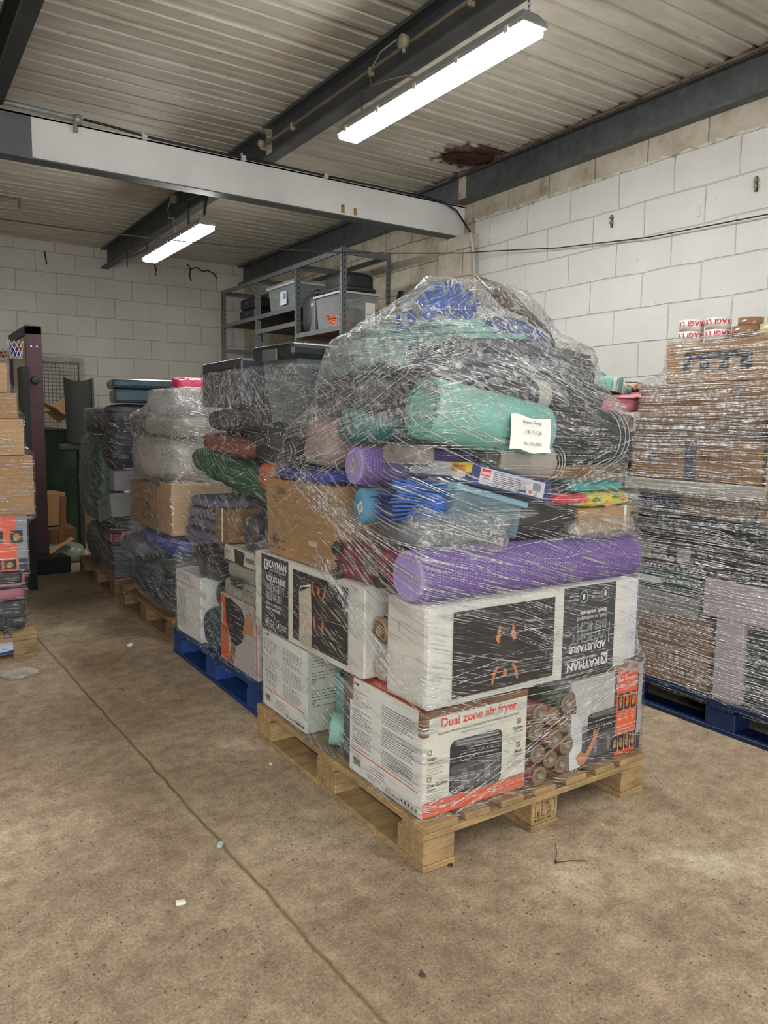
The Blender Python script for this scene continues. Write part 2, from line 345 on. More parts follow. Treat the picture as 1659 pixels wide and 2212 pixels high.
def blobbm(sx, sy, sz, e=.5, amp=.03, freq=6, seed=0, nu=40, nv=28, ridge=.5, flat=True):
    """crumpled bag: a rounded box with folds; sits with its underside at z=0"""
    bm = bmesh.new(); rows = []
    S = lambda v, p: math.copysign(abs(v) ** p, v)
    for j in range(nv + 1):
        ph = -math.pi / 2 + math.pi * j / nv; row = []
        for i in range(nu):
            th = 2 * math.pi * i / nu
            p = Vector((S(math.cos(ph), e) * S(math.cos(th), e), S(math.cos(ph), e) * S(math.sin(th), e), S(math.sin(ph), e)))
            q = Vector((p.x * sx, p.y * sy, p.z * sz)) * .5
            s = q * freq + Vector((seed * 3.7, seed * 1.3, seed))
            d = mn.noise(s) * (1 - ridge) + (abs(mn.noise(s * 1.7)) * -2 + .5) * ridge + mn.noise(s * 3.1) * .3
            q += p.normalized() * d * amp
            row.append(bm.verts.new(q))
        rows.append(row)
    for a, b in zip(rows, rows[1:]):
        for k in range(nu): bm.faces.new((a[k], a[(k + 1) % nu], b[(k + 1) % nu], b[k]))
    bmesh.ops.remove_doubles(bm, verts=bm.verts, dist=1e-5)
    lo_ = -sz * .5
    for v in bm.verts:
        v.co.z = max(v.co.z, lo_) if flat else v.co.z
        v.co.z -= lo_
        v.co.x = max(-sx * .53, min(sx * .53, v.co.x)); v.co.y = max(-sy * .53, min(sy * .53, v.co.y)); v.co.z = min(v.co.z, sz * 1.03)
    bmesh.ops.recalc_face_normals(bm, faces=bm.faces)
    return bm
def bag(name, label, cat, loc, size, m, rot=(0, 0, 0), group=None, **k):
    o = obj(name, blobbm(*size, **k), m, None, loc, rot, True); return tag(o, label, cat, group)

class Face:
    """a flat printable face of a box, u right, v up as one looks at it"""
    def __init__(s, parent, o, U, V, w, h, flip=False):
        s.p, s.w, s.h, s.flip = parent, w, h, flip
        s.o, s.U, s.V = Vector(o), Vector(U), Vector(V); s.N = s.U.cross(s.V); s.k = 0
    def pt(s, u, v, d=0):
        if s.flip: u, v = s.w - u, s.h - v
        return s.o + s.U * u + s.V * v + s.N * d
    def poly(s, pts, m, name='printed_panel', d=None):
        s.k += 1; d = d if d is not None else .0006 + s.k * .00012
        c = s.pt(*[sum(q[i] for q in pts) / len(pts) for i in (0, 1)], d)
        vs = [tuple(s.pt(u, v, d) - c) for u, v in pts]
        return obj(name, (vs, [], [tuple(range(len(vs)))]), m, s.p, c)
    def quad(s, u0, v0, u1, v1, m, name='printed_panel'):
        return s.poly([(u0, v0), (u1, v0), (u1, v1), (u0, v1)], m, name)
    def multi(s, polys, m, name='printed_text'):
        s.k += 1; d = .0006 + s.k * .00012; vs = []; fs = []
        for pts in polys:
            fs.append(tuple(range(len(vs), len(vs) + len(pts)))); vs += [tuple(s.pt(u, v, d)) for u, v in pts]
        return obj(name, (vs, [], fs), m, s.p)
    def para(s, u0, v1, w_, n, m, lh=.011, th=.0035, seed=0, gap=0):
        rd = random.Random(seed); P = []
        for i in range(n):
            if gap and i % gap == gap - 1: continue
            v = v1 - i * lh; u = u0; end = u0 + w_ * (rd.uniform(.35, .8) if rd.random() < .2 else rd.uniform(.88, 1))
            while u < end:
                l = rd.uniform(.006, .022)
                P.append([(u, v), (min(u + l, end), v), (min(u + l, end), v + th), (u, v + th)]); u += l + .0025
        return s.multi(P, m)
    def text(s, t, u, v, size, m, align='LEFT', outline=False, bold=0, rot=0, name='lettering', sx=1):
        s.k += 1; cu = bpy.data.curves.new(name, 'FONT'); cu.body = t; cu.size = size; cu.align_x = align
        cu.resolution_u = 3
        if outline: cu.fill_mode = 'NONE'; cu.bevel_depth = size * .012; cu.bevel_resolution = 0
        else: cu.extrude = .0001; cu.offset = bold * size
        tmp = bpy.data.objects.new('tmp', cu); me = bpy.data.meshes.new_from_object(tmp); bpy.data.objects.remove(tmp); bpy.data.curves.remove(cu)
        me.materials.clear(); me.materials.append(m)
        o = bpy.data.objects.new(name, me); COL.objects.link(o); o.parent = s.p
        o.location = s.pt(u, v, .0009 + s.k * .00012)
        U, V = (s.U, s.V) if not s.flip else (-s.U, -s.V)
        mt = Matrix((U, V, s.N)).transposed().to_4x4() @ Matrix.Rotation(rot, 4, 'Z')
        o.rotation_euler = mt.to_euler(); o.scale = (sx, 1, 1)
        return o
def front(o, sx, sy, sz, flip=False): return Face(o, (-sx / 2, -sy / 2, 0), (1, 0, 0), (0, 0, 1), sx, sz, flip)
def left(o, sx, sy, sz, flip=False): return Face(o, (-sx / 2, sy / 2, 0), (0, -1, 0), (0, 0, 1), sy, sz, flip)
def topf(o, sx, sy, sz, flip=False): return Face(o, (-sx / 2, -sy / 2, sz), (1, 0, 0), (0, 1, 0), sx, sy, flip)

def carton(name, label, x0, x1, y0, y1, z0, z1, m, rot=(0, 0, 0), cat='box', group=None, tape=True, bevel=.006, jit=.0, tapem=None, seam=True):
    sx, sy, sz = x1 - x0, y1 - y0, z1 - z0
    bm = bmesh.new(); bbox(bm, -sx / 2, -sy / 2, 0, sx / 2, sy / 2, sz)
    bmesh.ops.bevel(bm, geom=list(bm.edges) + list(bm.verts), offset=bevel, segments=2, affect='EDGES', profile=.5)
    if jit:
        for v in bm.verts: v.co += Vector((mn.noise(v.co * 9 + Vector((x0, y0, z0)) * 5), mn.noise(v.co * 9 + Vector((z0, x0, y0)) * 7), 0)) * jit
    o = obj(name, bm, m, None, ((x0 + x1) / 2, (y0 + y1) / 2, z0), rot)
    tag(o, label, cat, group)
    if tape:
        t = bmesh.new()
        bbox(t, -.024, -sy / 2 - .0012, sz - .07, .024, sy / 2 + .0012, sz + .0012)
        obj('packing_tape', t, tapem or M('A98454', .25, .08), o)
    return o, sx, sy, sz

def rollbm(r, L, core=.25, n=40, bumps=None, axis='x'):
    bm = bmesh.new(); c = r * core
    lathe(bm, [(c, .004), (c, L - .004), (c + .002, L), (r - .006, L), (r - .001, L - .004), (r, L - .01), (r, .01), (r - .001, .004), (r - .006, 0), (c + .002, 0), (c, .004)], n, axis)
    return bm
def spiral(bm, r0, r1, turns, x, wdt=.002, thick=.001, n=120, axis='x'):
    prev = None
    for i in range(n + 1):
        t = i / n; a = t * turns * 2 * math.pi; r = r0 + (r1 - r0) * t
        q = [(x, (r + s) * math.cos(a), (r + s) * math.sin(a)) for s in (-wdt / 2, wdt / 2)]
        vs = [bm.verts.new(p) for p in q]
        if prev: bm.faces.new((prev[0], prev[1], vs[1], vs[0]))
        prev = vs
    return bm
def mat_roll(name, label, cat, c, direction, r, L, m, edge=None, turns=6, group=None, core=.2):
    """rolled mat: body with a spiral end; c is the centre of the near end, direction its axis"""
    q = Vector(direction).to_track_quat('X', 'Z')
    o = obj(name, rollbm(r, L, core), m, None, c, q.to_euler(), True); tag(o, label, cat, group)
    for p in o.data.polygons: p.use_smooth = abs(p.normal.x) < .5
    if edge:
        e = spiral(bmesh.new(), r * core * 1.1, r * .97, turns, -.0012, r * .05)
        obj('rolled_end', e, edge, o)
    return o

# ================================================================== SETTING
CZ = 3.38
XW, YB = 4.2, 9.87
m_floor = mat_floor()
tag(obj('floor', boxbm(-6, -4, -.1, XW + .2, YB + .2, 0), m_floor), kind='structure')
m_wr = mat_blocks('painted_blocks_right', 'y', 2.765, .2225, 3.373, .433, upper=(3.0, 5.06), tone='E4E4DF')
m_wb = mat_blocks('painted_blocks_back', 'x', 2.328, .2345, .30, .44, tone='D9D5CB')
tag(obj('wall_right', boxbm(XW, -4, 0, XW + .2, YB + .2, CZ + .15), m_wr), kind='structure')
tag(obj('wall_back', boxbm(-6, YB, 0, XW, YB + .2, CZ + .15), m_wb), kind='structure')
tag(obj('wall_left', boxbm(-6.2, -4, 0, -6, YB + .2, CZ + .15), m_wb), kind='structure')
bm = bmesh.new(); bbox(bm, -6.2, -4.2, 0, -3.2, -4, CZ + .15); bbox(bm, .2, -4.2, 0, XW + .2, -4, CZ + .15); bbox(bm, -3.2, -4.2, 2.8, .2, -4, CZ + .15)
tag(obj('wall_front', bm, m_wb), kind='structure')
m_pier = mat_blocks('bare_blocks', 'y', 2.765, .2225, 5.1, .433, upper=(0, None), tone='CFC9BA')
tag(obj('wall_pier', boxbm(4.1, 5.02, 0, XW, 5.44, 2.88, bevel=.01), m_pier), kind='structure')
# corrugated sheet ceiling, ribs running across the room
prof = []
y = -4.0
while y < YB:
    prof += [(y, 0), (y + .035, 0), (y + .05, .03), (y + .085, .03), (y + .10, .004), (y + .19, .004), (y + .197, .016), (y + .215, .016), (y + .222, .004), (y + .285, .004)]
    y += .305
vs, fs = [], []
for (yy, zz) in prof:
    vs += [(-6, yy, CZ + zz), (XW, yy, CZ + zz)]
for i in range(len(prof) - 1):
    fs.append((2 * i, 2 * i + 1, 2 * i + 3, 2 * i + 2))
# the corroded hole
hole = (3.80, 4.12, 4.72, 4.92)
cl = obj('ceiling', (vs, [], fs), mat_deck()); tag(cl, kind='structure')
hm = obj('corroded_sheet_edge', blobbm(.40, .20, .035, e=.8, amp=.035, freq=14, seed=3, nu=36, nv=10, ridge=.8, flat=False), M('3A1C12', .9, .5, 30, .8, 90), cl, (3.93, 4.84, CZ - .028), (0, 0, R(-24)), True)
obj('ceiling_hole', blobbm(.17, .06, .02, e=.9, amp=.012, freq=16, seed=5, nu=24, nv=8, flat=False), M('050505', 1, 0), hm, (-.02, .005, -.006))

m_steel = M('4C5053', .55, .22, 5, .15, 40); m_steel2 = M('383B3E', .5, .25, 6, .15, 40)
m_galv = M('595D5E', .48, .25, 14, .1, 50, metal=.3)
def purlin(name, x, y0, y1, z0, z1, m):
    """channel section, open side to the left"""
    bm = bmesh.new(); t = .006; wd = .075
    bbox(bm, x, y0, z0, x + t, y1, z1); bbox(bm, x - wd, y0, z0, x, y1, z0 + t); bbox(bm, x - wd, y0, z1 - t, x, y1, z1)
    bbox(bm, x - wd, y0, z0 + t, x - wd + t, y1, z0 + .02); bbox(bm, x - wd, y0, z1 - .02, x - wd + t, y1, z1 - t)
    return obj(name, bm, m)
for nm, x, m_ in (('beam_left', .70, m_steel2), ('beam_middle', 2.43, m_steel), ('beam_right', 4.19, m_galv)):
    for y0, y1, zo in ((-4, 5.19, 0), (5.3, YB, -.0)):
        o = purlin(nm, x, y0, y1, 3.145 + zo, CZ - .003, m_); tag(o, kind='structure')
o = obj('trim_rust_angle', boxbm(4.10, -4, CZ - .018, 4.135, 5.19, CZ - .002), M('6A5A4C', .8, .7, 9, .4, 30)); tag(o, kind='structure')
# big painted cross beam: the left end stays bare grey steel
m_beam = M('D2D2D0', .6, .08, 3, .2, 12); m_beamg = M('53585A', .5, .12, 5)
def crossbeam(nm, x0, x1, m_):
    bm = bmesh.new(); y = 5.2
    vsb = bbox(bm, x0, y, 2.893, x1, y + .012, 3.13)
    bbox(bm, x0, y, 3.12, x1, y + .10, 3.132); bbox(bm, x0, y, 2.885, x1, y + .10, 2.893); 
    return tag(obj(nm, bm, m_), kind='structure')
crossbeam('beam_cross', .86, 4.19, m_beam); crossbeam('beam_cross_bare_end', -6, .86, m_beamg)
tag(obj('trim_beam_edge', boxbm(-6, 5.194, 2.878, 4.19, 5.31, 2.886), m_beamg), kind='structure')
tag(obj('beam_scorch_marks', (lambda b: (bbox(b, 3.0, 5.1985, 2.9, 3.03, 5.1995, 2.96), bbox(b, 3.11, 5.1985, 2.9, 3.135, 5.1995, 2.95), b)[2])(bmesh.new()), M('8A6A3C', .8, .5, 30)), kind='structure')

# ------------------------------------------------------------------ lamps
m_tube = mat_emit('lit_diffuser', (1.0, .985, .96), LAMP)
m_lampb = M('8C8D8B', .5, .1); m_clip = M('B9B9B4', .35, .1)
def lamp(loc, label, L_=1.5):
    r = empty('batten_light', loc, (0, 0, 0), label, 'ceiling light', 'batten lights')
    bm = bmesh.new(); h = L_ / 2
    for (a, z) in ((.066, .035), (.05, .085)): pass
    vs = []
    for s, yy in ((-1, -h), (1, h)):
        for (xx, zz, k) in ((-.066, .03, 0), (.066, .03, 0), (.066, .05, 0), (.042, .09, .03), (-.042, .09, .03), (-.066, .05, 0)):
            vs.append(bm.verts.new((xx, yy - s * k, zz)))
    for k in range(6): bm.faces.new((vs[k], vs[(k + 1) % 6], vs[6 + (k + 1) % 6], vs[6 + k]))
    bm.faces.new(vs[:6][::-1]); bm.faces.new(vs[6:]); bmesh.ops.recalc_face_normals(bm, faces=bm.faces)
    obj('housing', bm, m_lampb, r)
    obj('diffuser', boxbm(-.062, -h + .012, 0, .062, h - .012, .0295, bevel=.012), m_tube, r)
    for k in range(5):
        for s in (-1, 1):
            obj('clip', boxbm(s * .066 - .004, -h + .1 + k * (L_ - .2) / 4 - .012, .018, s * .066 + .004, -h + .1 + k * (L_ - .2) / 4 + .012, .048), m_clip, r)
    return r
lamp((2.30, 3.18, 2.90), 'large lit white batten light on chains, above the big wrapped pile')
lamp((2.15, 6.48, 2.76), 'lit batten light at the far end, near the back wall')
for q, lb in (((2.3, -.3, 2.9), 'lit batten light under the middle beam, behind the camera'), ((-1.5, 1.6, 2.9), 'lit batten light left of the picture, level with the big pile'), ((-1.5, -1.8, 2.9), 'lit batten light behind the camera in the left row')):
    lamp(q, lb)
m_chain = M('4A4A48', .4, .1, metal=.6)
def chain(x, y, z0, z1, label):
    bm = bmesh.new(); z = z1; k = 0
    while z > z0:
        a = (k % 2) * math.pi / 2
        pts = [(x + .006 * math.cos(t) * math.cos(a), y + .006 * math.cos(t) * math.sin(a), z - .011 + .013 * math.sin(t)) for t in [2 * math.pi * i / 8 for i in range(9)]]
        tube(bm, pts, .0016, 5, False); z -= .02; k += 1
    tag(obj('lamp_chain', bm, m_chain), label, 'chain', 'lamp hanging chains')
chain(2.345, 2.52, 2.985, 3.15, 'short dark chain holding the near end of the large batten light')
chain(2.345, 3.84, 2.985, 3.15, 'short dark chain holding the far end of the large batten light')
chain(2.22, 6.0, 2.85, 3.15, 'short dark chain holding the near end of the far batten light')

# ------------------------------------------------------------------ conduit, boxes, cables
m_cond = M('9A917C', .5, .15, 20); m_gal2 = M('8B8F8C', .4, .2, 20, metal=.4); m_blk = M('161617', .5, .2)
c1 = obj('conduit', tube(bmesh.new(), [(2.345, -3.9, 3.235), (2.345, 5.19, 3.235)], .0115, 10), m_cond, smooth=True)
tag(c1, 'cream steel conduit running along the side of the middle roof beam', 'conduit')
for yy in (2.9, 3.75, 4.7, 5.15): obj('conduit_clip', boxbm(2.33, yy - .01, 3.205, 2.36, yy + .01, 3.25, bevel=.003), m_cond, c1)
for n_, (yy, lb) in enumerate(((3.40, 'round cream conduit box on the middle beam above the large light'), (5.13, 'small cream conduit box where the conduit meets the white cross beam'))):
    rr_ = .035 if n_ == 0 else .024
    o = obj('junction_box', lathe(bmesh.new(), [(rr_, 0), (rr_, .03), (rr_ * .9, .036), (0, .038)], 20, 'x'), m_cond, None, (2.335, yy, 3.24), (0, 0, R(180)), True)
    tag(o, lb, 'junction box'); obj('entry_gland', tube(bmesh.new(), [(.015, 0, -rr_ * .8), (.015, 0, -rr_ * 1.5)], .009, 8), m_cond, o)
o = obj('lamp_flex', tube(bmesh.new(), [(2.29, 3.42, 3.25), (2.28, 3.55, 3.24), (2.26, 3.63, 3.16), (2.24, 3.58, 3.07), (2.25, 3.42, 3.05), (2.27, 3.3, 3.03), (2.29, 3.22, 2.996)], .0045, 8), M('7E766A', .6), smooth=True)
tag(o, 'drooping grey flex looping from the round conduit box to the large light', 'cable')
c2 = obj('conduit', tube(bmesh.new(), [(-5.9, 5.19, 3.17), (.75, 5.185, 3.165), (1.1, 5.185, 3.158), (1.13, 5.185, 3.158)], .016, 10), m_gal2, smooth=True)
tag(c2, 'galvanised conduit on top of the grey left end of the cross beam', 'conduit')
obj('tee_box', lathe(bmesh.new(), [(.024, -.03), (.026, .02), (0, .024)], 16, 'z'), m_gal2, c2, (1.12, 5.175, 3.155), smooth=True)
obj('drop_stub', tube(bmesh.new(), [(1.105, 5.175, 3.13), (1.105, 5.175, 3.075)], .013, 10), m_gal2, c2)
o = obj('black_cable', tube(bmesh.new(), [(1.16, 5.19, 3.165), (1.3, 5.19, 3.16), (1.52, 5.185, 3.142), (2.19, 5.185, 3.138), (2.5, 5.185, 3.139), (2.85, 5.185, 3.137), (3.3, 5.185, 3.139), (3.8, 5.185, 3.135), (3.95, 5.16, 3.115), (4.04, 5.12, 3.06), (4.07, 5.05, 2.95), (4.085, 4.99, 2.87)], .008, 8), m_blk, smooth=True)
tag(o, 'black cable clipped along the top of the white cross beam', 'cable')
m_clipw = M('B9B5AA', .5)
for k, xx in enumerate((1.53, 2.21, 2.86)):
    bm = bmesh.new(); bbox(bm, xx - .014, 5.17, 3.118, xx + .014, 5.198, 3.150); bbox(bm, xx - .02, 5.168, 3.12, xx - .012, 5.19, 3.165)
    tag(obj('beam_clip', bm, m_clipw), ['small steel beam clip nearest the grey end of the white cross beam', 'small steel beam clip below the middle roof beam on the cross beam', 'small steel beam clip on the cross beam nearest the painted wall'][k], 'clip', 'beam clips on the cross beam')
o = obj('white_conduit', tube(bmesh.new(), [(4.085, 4.99, 2.87), (4.10, 4.985, 2.80), (4.12, 4.985, 2.70), (4.135, 4.985, 2.55), (4.135, 4.985, 1.2)], .011, 8), M('B7B7B4', .5, .1), smooth=True)
tag(o, 'white painted flexible conduit coming down beside the bare block pier', 'conduit')
o = obj('slack_cable', tube(bmesh.new(), [(4.185, 2.0, 2.50), (4.16, 2.5, 2.497), (4.16, 3.3, 2.523), (4.16, 4.1, 2.60), (4.12, 4.7, 2.68), (4.02, 4.99, 2.70), (3.39, 5.0, 2.619), (2.82, 5.0, 2.553), (2.3, 5.0, 2.51), (1.72, 5.0, 2.478), (1.15, 5.0, 2.459), (.64, 5.0, 2.456), (-2, 5.0, 2.6), (-5.98, 5.0, 2.9)], .0042, 6), M('26252C', .5, .2), smooth=True)
tag(o, 'thin dark cable strung slack right across the room in front of the shelving', 'cable')
# far light bracket and flex, wire frame, remains on the walls
bm = bmesh.new()
for a, b in (((2.36, 6.75, 3.24), (2.36, 6.3, 3.20)), ((2.36, 6.3, 3.20), (2.30, 6.2, 2.99)), ((2.36, 6.75, 3.24), (2.36, 6.75, 3.02))): tube(bm, [a, b], .012, 6)
tag(obj('lamp_bracket', bm, m_steel2), 'bent dark steel bracket by the far batten light', 'bracket')
o = obj('lamp_flex', tube(bmesh.new(), [(2.29, 7.0, 3.3), (2.29, 7.1, 3.22), (2.27, 7.0, 3.12), (2.24, 6.8, 3.08), (2.2, 6.6, 2.87)], .005, 8), M('B5AFA2', .6), smooth=True)
tag(o, 'looping cream flex dropping to the far batten light', 'cable')
o = obj('junction_box', lathe(bmesh.new(), [(.04, 0), (.04, .04), (0, .045)], 16, 'x'), m_cond, None, (2.35, 7.05, 3.31), (0, 0, R(180)), True); tag(o, 'round cream conduit box on the beam above the far batten light', 'junction box')
bm = bmesh.new()
for a, b in (((2.35, 8.7, 3.15), (2.35, 8.7, 2.98)), ((2.35, 8.7, 3.15), (2.35, 7.95, 3.10)), ((2.35, 7.95, 3.10), (2.35, 7.95, 2.93)), ((2.35, 8.7, 3.07), (2.35, 7.95, 3.03))): tube(bm, [a, b], .007, 6)
tag(obj('wire_bracket', bm, m_steel2), 'thin dark wire frame hanging under the beam near the back wall', 'bracket')
o = obj('conduit', tube(bmesh.new(), [(-3, 7.9, 3.31), (1.2, 7.9, 3.31)], .014, 8), m_gal2, smooth=True); tag(o, 'short galvanised conduit end under the far left ceiling', 'conduit')
obj('drop_stub', tube(bmesh.new(), [(1.19, 7.9, 3.31), (1.19, 7.9, 3.23)], .016, 8), m_gal2, o)
m_rustb = M('7C7468', .8, .6, 60)
for k, (yy, zz) in enumerate(((3.638, 2.695), (2.617, 2.687))):
    bm = bmesh.new(); bbox(bm, 4.19, yy - .009, zz - .04, 4.203, yy + .006, zz + .04); bbox(bm, 4.178, yy - .009, zz - .04, 4.203, yy - .004, zz + .04)
    for q in (-.02, .012): bbox(bm, 4.172, yy - .014, zz + q, 4.2, yy, zz + q + .014)
    tag(obj('wall_channel', bm, m_rustb), ['stub of rusty slotted channel on the white wall, left of the other', 'stub of rusty slotted channel high on the white wall, the right one'][k], 'bracket', 'rusty channel stubs on the white wall')
tag(obj('painted_plate', boxbm(4.192, 2.965, 2.585, 4.205, 2.985, 2.66, bevel=.004), M('DDDCD6', .7)), 'small white painted fixing plate on the block wall', 'plate')
m_root = M('2B2119', .9, .3)
for k, (pts, lb) in enumerate((([(3.0, 0, 3.27), (3.02, 0, 3.2), (3.01, 0, 3.14)], 'short dark root-like strand hanging from the top of the back wall'),
        ([(3.42, 0, 3.33), (3.46, 0, 3.27), (3.45, 0, 3.18), (3.47, 0, 3.12)], 'dark strand hanging lowest in the back wall corner'),
        ([(3.46, 0, 3.27), (3.55, 0, 3.30), (3.62, 0, 3.26), (3.70, 0, 3.28), (3.78, 0, 3.24), (3.82, 0, 3.19)], 'dark strand wandering along the top of the back wall into the corner'),
        ([(1.72, 0, 3.27), (1.73, 0, 3.2), (1.74, 0, 3.12)], 'dark strand hanging down the back wall left of the beam end'))):
    tag(obj('dark_strand', tube(bmesh.new(), [(p[0], YB - .012, p[2]) for p in pts], .008, 6), m_root), lb, 'strand', 'dark strands on the back wall')

# ------------------------------------------------------------------ pallets
m_pal = mat_wood('pallet_pine', 'AC8E62', '86704C', '554B3E', .8); m_pal2 = mat_wood('pallet_old', '8E6E48', '6E5439', '3C332A', .8)
m_palb = M('16408A', .6, .25, 12, .3, 60); m_palb2 = M('12356F', .6, .3, 12, .3, 60)
m_stamp = M('2A1B12', .8, .3)
def pallet(x0, y0, L_, W_, label, m_, m2=None, boards=7):
    """L_ along y with runners below, W_ along x"""
    m2 = m2 or m_
    r = empty('pallet', (x0, y0, 0), label=label, cat='pallet', group='loaded pallets')
    bw = .1
    def piece(nm, a, mm): 
        c = [(a[i] + a[i + 3]) / 2 for i in range(3)]
        return obj(nm, boxbm(*[a[i] - c[i % 3] for i in range(6)], bevel=.003, seg=1), mm, r, c)
    xs = (0, (W_ - .12) / 2, W_ - bw - .02)
    for k, xx in enumerate(xs): piece('runner_board', (xx, 0, 0, xx + .12, L_, .021), m2)
    for xx in xs:
        for yy in (0, (L_ - .145) / 2, L_ - .145):
            piece('block', (xx + .002, yy + .002, .0215, xx + .118, yy + .143, .0995), m_)
    for yy in (0, (L_ - .12) / 2, L_ - .12): piece('stringer_board', (0, yy, .10, W_, yy + .12, .121), m_)
    n = boards; wd = .1 if n > 6 else .12
    for k in range(n):
        ww = .13 if k in (0, n - 1) else .095
        xx = k * (W_ - .13) / (n - 1) + (0 if k == 0 else .017)
        if k == n - 1: xx = W_ - .13
        piece('deck_board', (xx, 0, .1215, xx + ww, L_, .1435), m_ if k % 3 else m2)
    return r
P1 = pallet(1.278, 1.706, 1.197, .994, 'pine pallet with open front under the big wrapped pile', m_pal)
st = Face(P1, (.44, .002, .0215), (1, 0, 0), (0, 0, 1), .116, .078)
for (u0, v0, u1, v1) in ((.012, .026, .102, .0275), (.012, .073, .102, .0745), (.012, .026, .0135, .0745), (.1005, .026, .102, .0745), (.042, .026, .0435, .0745)): st.quad(u0, v0, u1, v1, m_stamp, 'stamp_frame')
st.text('TR-', .05, .058, .018, m_stamp); st.text('132', .062, .045, .015, m_stamp); st.text('HT', .066, .030, .014, m_stamp)
st.text('4-2023-L16C', .008, .011, .015, m_stamp); st.text('E', .02, .03, .02, m_stamp, sx=1.4)

# ================================================================== PILE 1: the big wrapped pallet
W_ = M('E9E8E4', .5, .04, 6); CREAM = M('DDDACB', .5, .04, 6); ORG = M('E8623A', .45, .05); RED = M('E0402E', .45, .05)
DK = M('3A3A3C', .45, .2, 10); DK2 = M('232325', .5, .3, 10); INK = M('2C2C2E', .6, .05); GREYP = M('9B9A98', .5, .06); TAN = M('A27A4E', .5, .1)
LIT = M('C4C1BA', .5, .05); SKIN = M('C98860', .6, .12, 40); BRN = M('6E4A30', .6, .2); BROWN_T = M('7A5638', .3, .1)
CARD = M('A07C52', .75, .1, 5, .12, 80); CARD2 = M('896640', .75, .12, 5, .12, 80); CARD3 = M('B08C60', .75, .1, 5, .1, 80)
FOOD = M('B87A34', .6, .7, 45)
def rrect(u0, v0, u1, v1, r, n=4):
    P = []
    for (cx, cy, a0) in ((u1 - r, v0 + r, -90), (u1 - r, v1 - r, 0), (u0 + r, v1 - r, 90), (u0 + r, v0 + r, 180)):
        for i in range(n + 1):
            a = R(a0 + 90 * i / n); P.append((cx + r * math.cos(a), cy + r * math.sin(a)))
    return P
def fryer(f, u, v, w, h):
    f.poly(rrect(u, v, u + w, v + h, w * .1), DK2, 'printed_fryer'); f.poly(rrect(u + w * .02, v + h * .56, u + w * .98, v + h * .93, w * .06), M('1B1B1D', .4), 'printed_fryer')
    f.poly(rrect(u + w * .12, v + h * .90, u + w * .93, v + h * .985, w * .03), M('6C6A69', .5), 'printed_fryer')
    f.poly(rrect(u + w * .03, v + h * .04, u + w * .97, v + h * .54, w * .04), M('565254', .5, .1), 'printed_fryer')
    f.quad(u + w * .49, v + h * .05, u + w * .505, v + h * .53, M('1B1B1D', .4), 'printed_fryer')
    for k in (.22, .66): f.poly(rrect(u + w * k, v + h * .12, u + w * (k + .11), v + h * .42, w * .04), M('858183', .4, .1), 'printed_fryer')
    P = []
    for i in range(8):
        for j in range(2):
            cx, cy = u + w * (.2 + i * .085), v + h * (.62 + .1 * j); P.append([(cx + .0028 * math.cos(a), cy + .0028 * math.sin(a)) for a in [k * math.pi / 3 for k in range(6)]])
    f.multi(P, GREYP, 'printed_buttons'); f.text('200', u + w * .6, v + h * .8, w * .07, GREYP); f.text('120', u + w * .35, v + h * .78, w * .06, GREYP)
def text_side(f, w, h, seed=0, tag_=True):
    f.quad(.004, .004, w - .004, h - .004, W_)
    f.quad(.015, h * .93, .062, h * .955, INK, 'printed_panel'); f.text('KEPLIN', .018, h * .934, .009, W_)
    f.para(.02, h * .87, w * .30, 25, INK, .0082, .0022, seed, 8); f.para(w * .48, h * .87, w * .44, 25, INK, .0082, .0022, seed + 1, 9)
    f.quad(.018, h * .235, w * .96, h * .247, ORG, 'printed_line')
    P = []; rd = random.Random(seed); u = .03
    while u < .075:
        a = rd.uniform(.0008, .0026); P.append([(u, h * .09), (u + a, h * .09), (u + a, h * .17), (u, h * .17)]); u += a + rd.uniform(.001, .002)
    f.multi(P, INK, 'printed_barcode'); f.para(.13, h * .17, w * .24, 3, INK, .009, .002, seed + 3); f.para(.12, h * .08, w * .2, 2, INK, .009, .002, seed + 4)
    f.text('CE', w * .55, h * .04, .02, INK); f.text('UK CA', w * .63, h * .04, .014, INK)
    for k in range(5): f.poly([(w * (.76 + k * .045) + .007 * math.cos(a), h * .065 + .007 * math.sin(a)) for a in [i * math.pi * 2 / (3 + k % 3) + .5 for i in range(3 + k % 3)]], INK, 'printed_symbol')
def corner_tape(o, sx, sy, sz, m_=BROWN_T):
    bm = bmesh.new(); t = .0022; e = .0025
    bbox(bm, -sx / 2 - t, -sy / 2 - t, sz - .075, -sx / 2 + .022, -sy / 2 + .02, sz - .02)
    bbox(bm, -sx / 2 - t, -sy / 2 - t, sz - .02, sx / 2, -sy / 2 + .018, sz + t)
    obj('brown_tape', bm, m_, o)
# --- air fryer box at the near corner
o, sx, sy, sz = carton('air_fryer_box', 'cream and orange air fryer box standing on the near corner of the pine pallet', 1.295, 1.715, 1.745, 2.165, .145, .476, CREAM, tape=False, group='air fryer boxes')
f = front(o, sx, sy, sz)
f.quad(.003, 0.003, sx - .003, sz - .003, CREAM); f.quad(.003, .003, sx - .003, sz * .13, ORG); f.quad(.003, sz * .13, sx - .003, sz * .155, TAN)
f.quad(.003, sz * .13, .16, sz * .15, ORG)
f.text('Dual zone air fryer', sx * .52, sz * .835, .040, RED, 'CENTER', bold=.02)
f.text('Experience effortless, healthier cooking with the Keplin Dual Zone Air Fryer', sx * .52, sz * .77, .0105, INK, 'CENTER')
f.text('Designed to prepare two dishes at once', sx * .52, sz * .73, .009, GREYP, 'CENTER')
fryer(f, sx * .245, sz * .155, sx * .50, sz * .52)
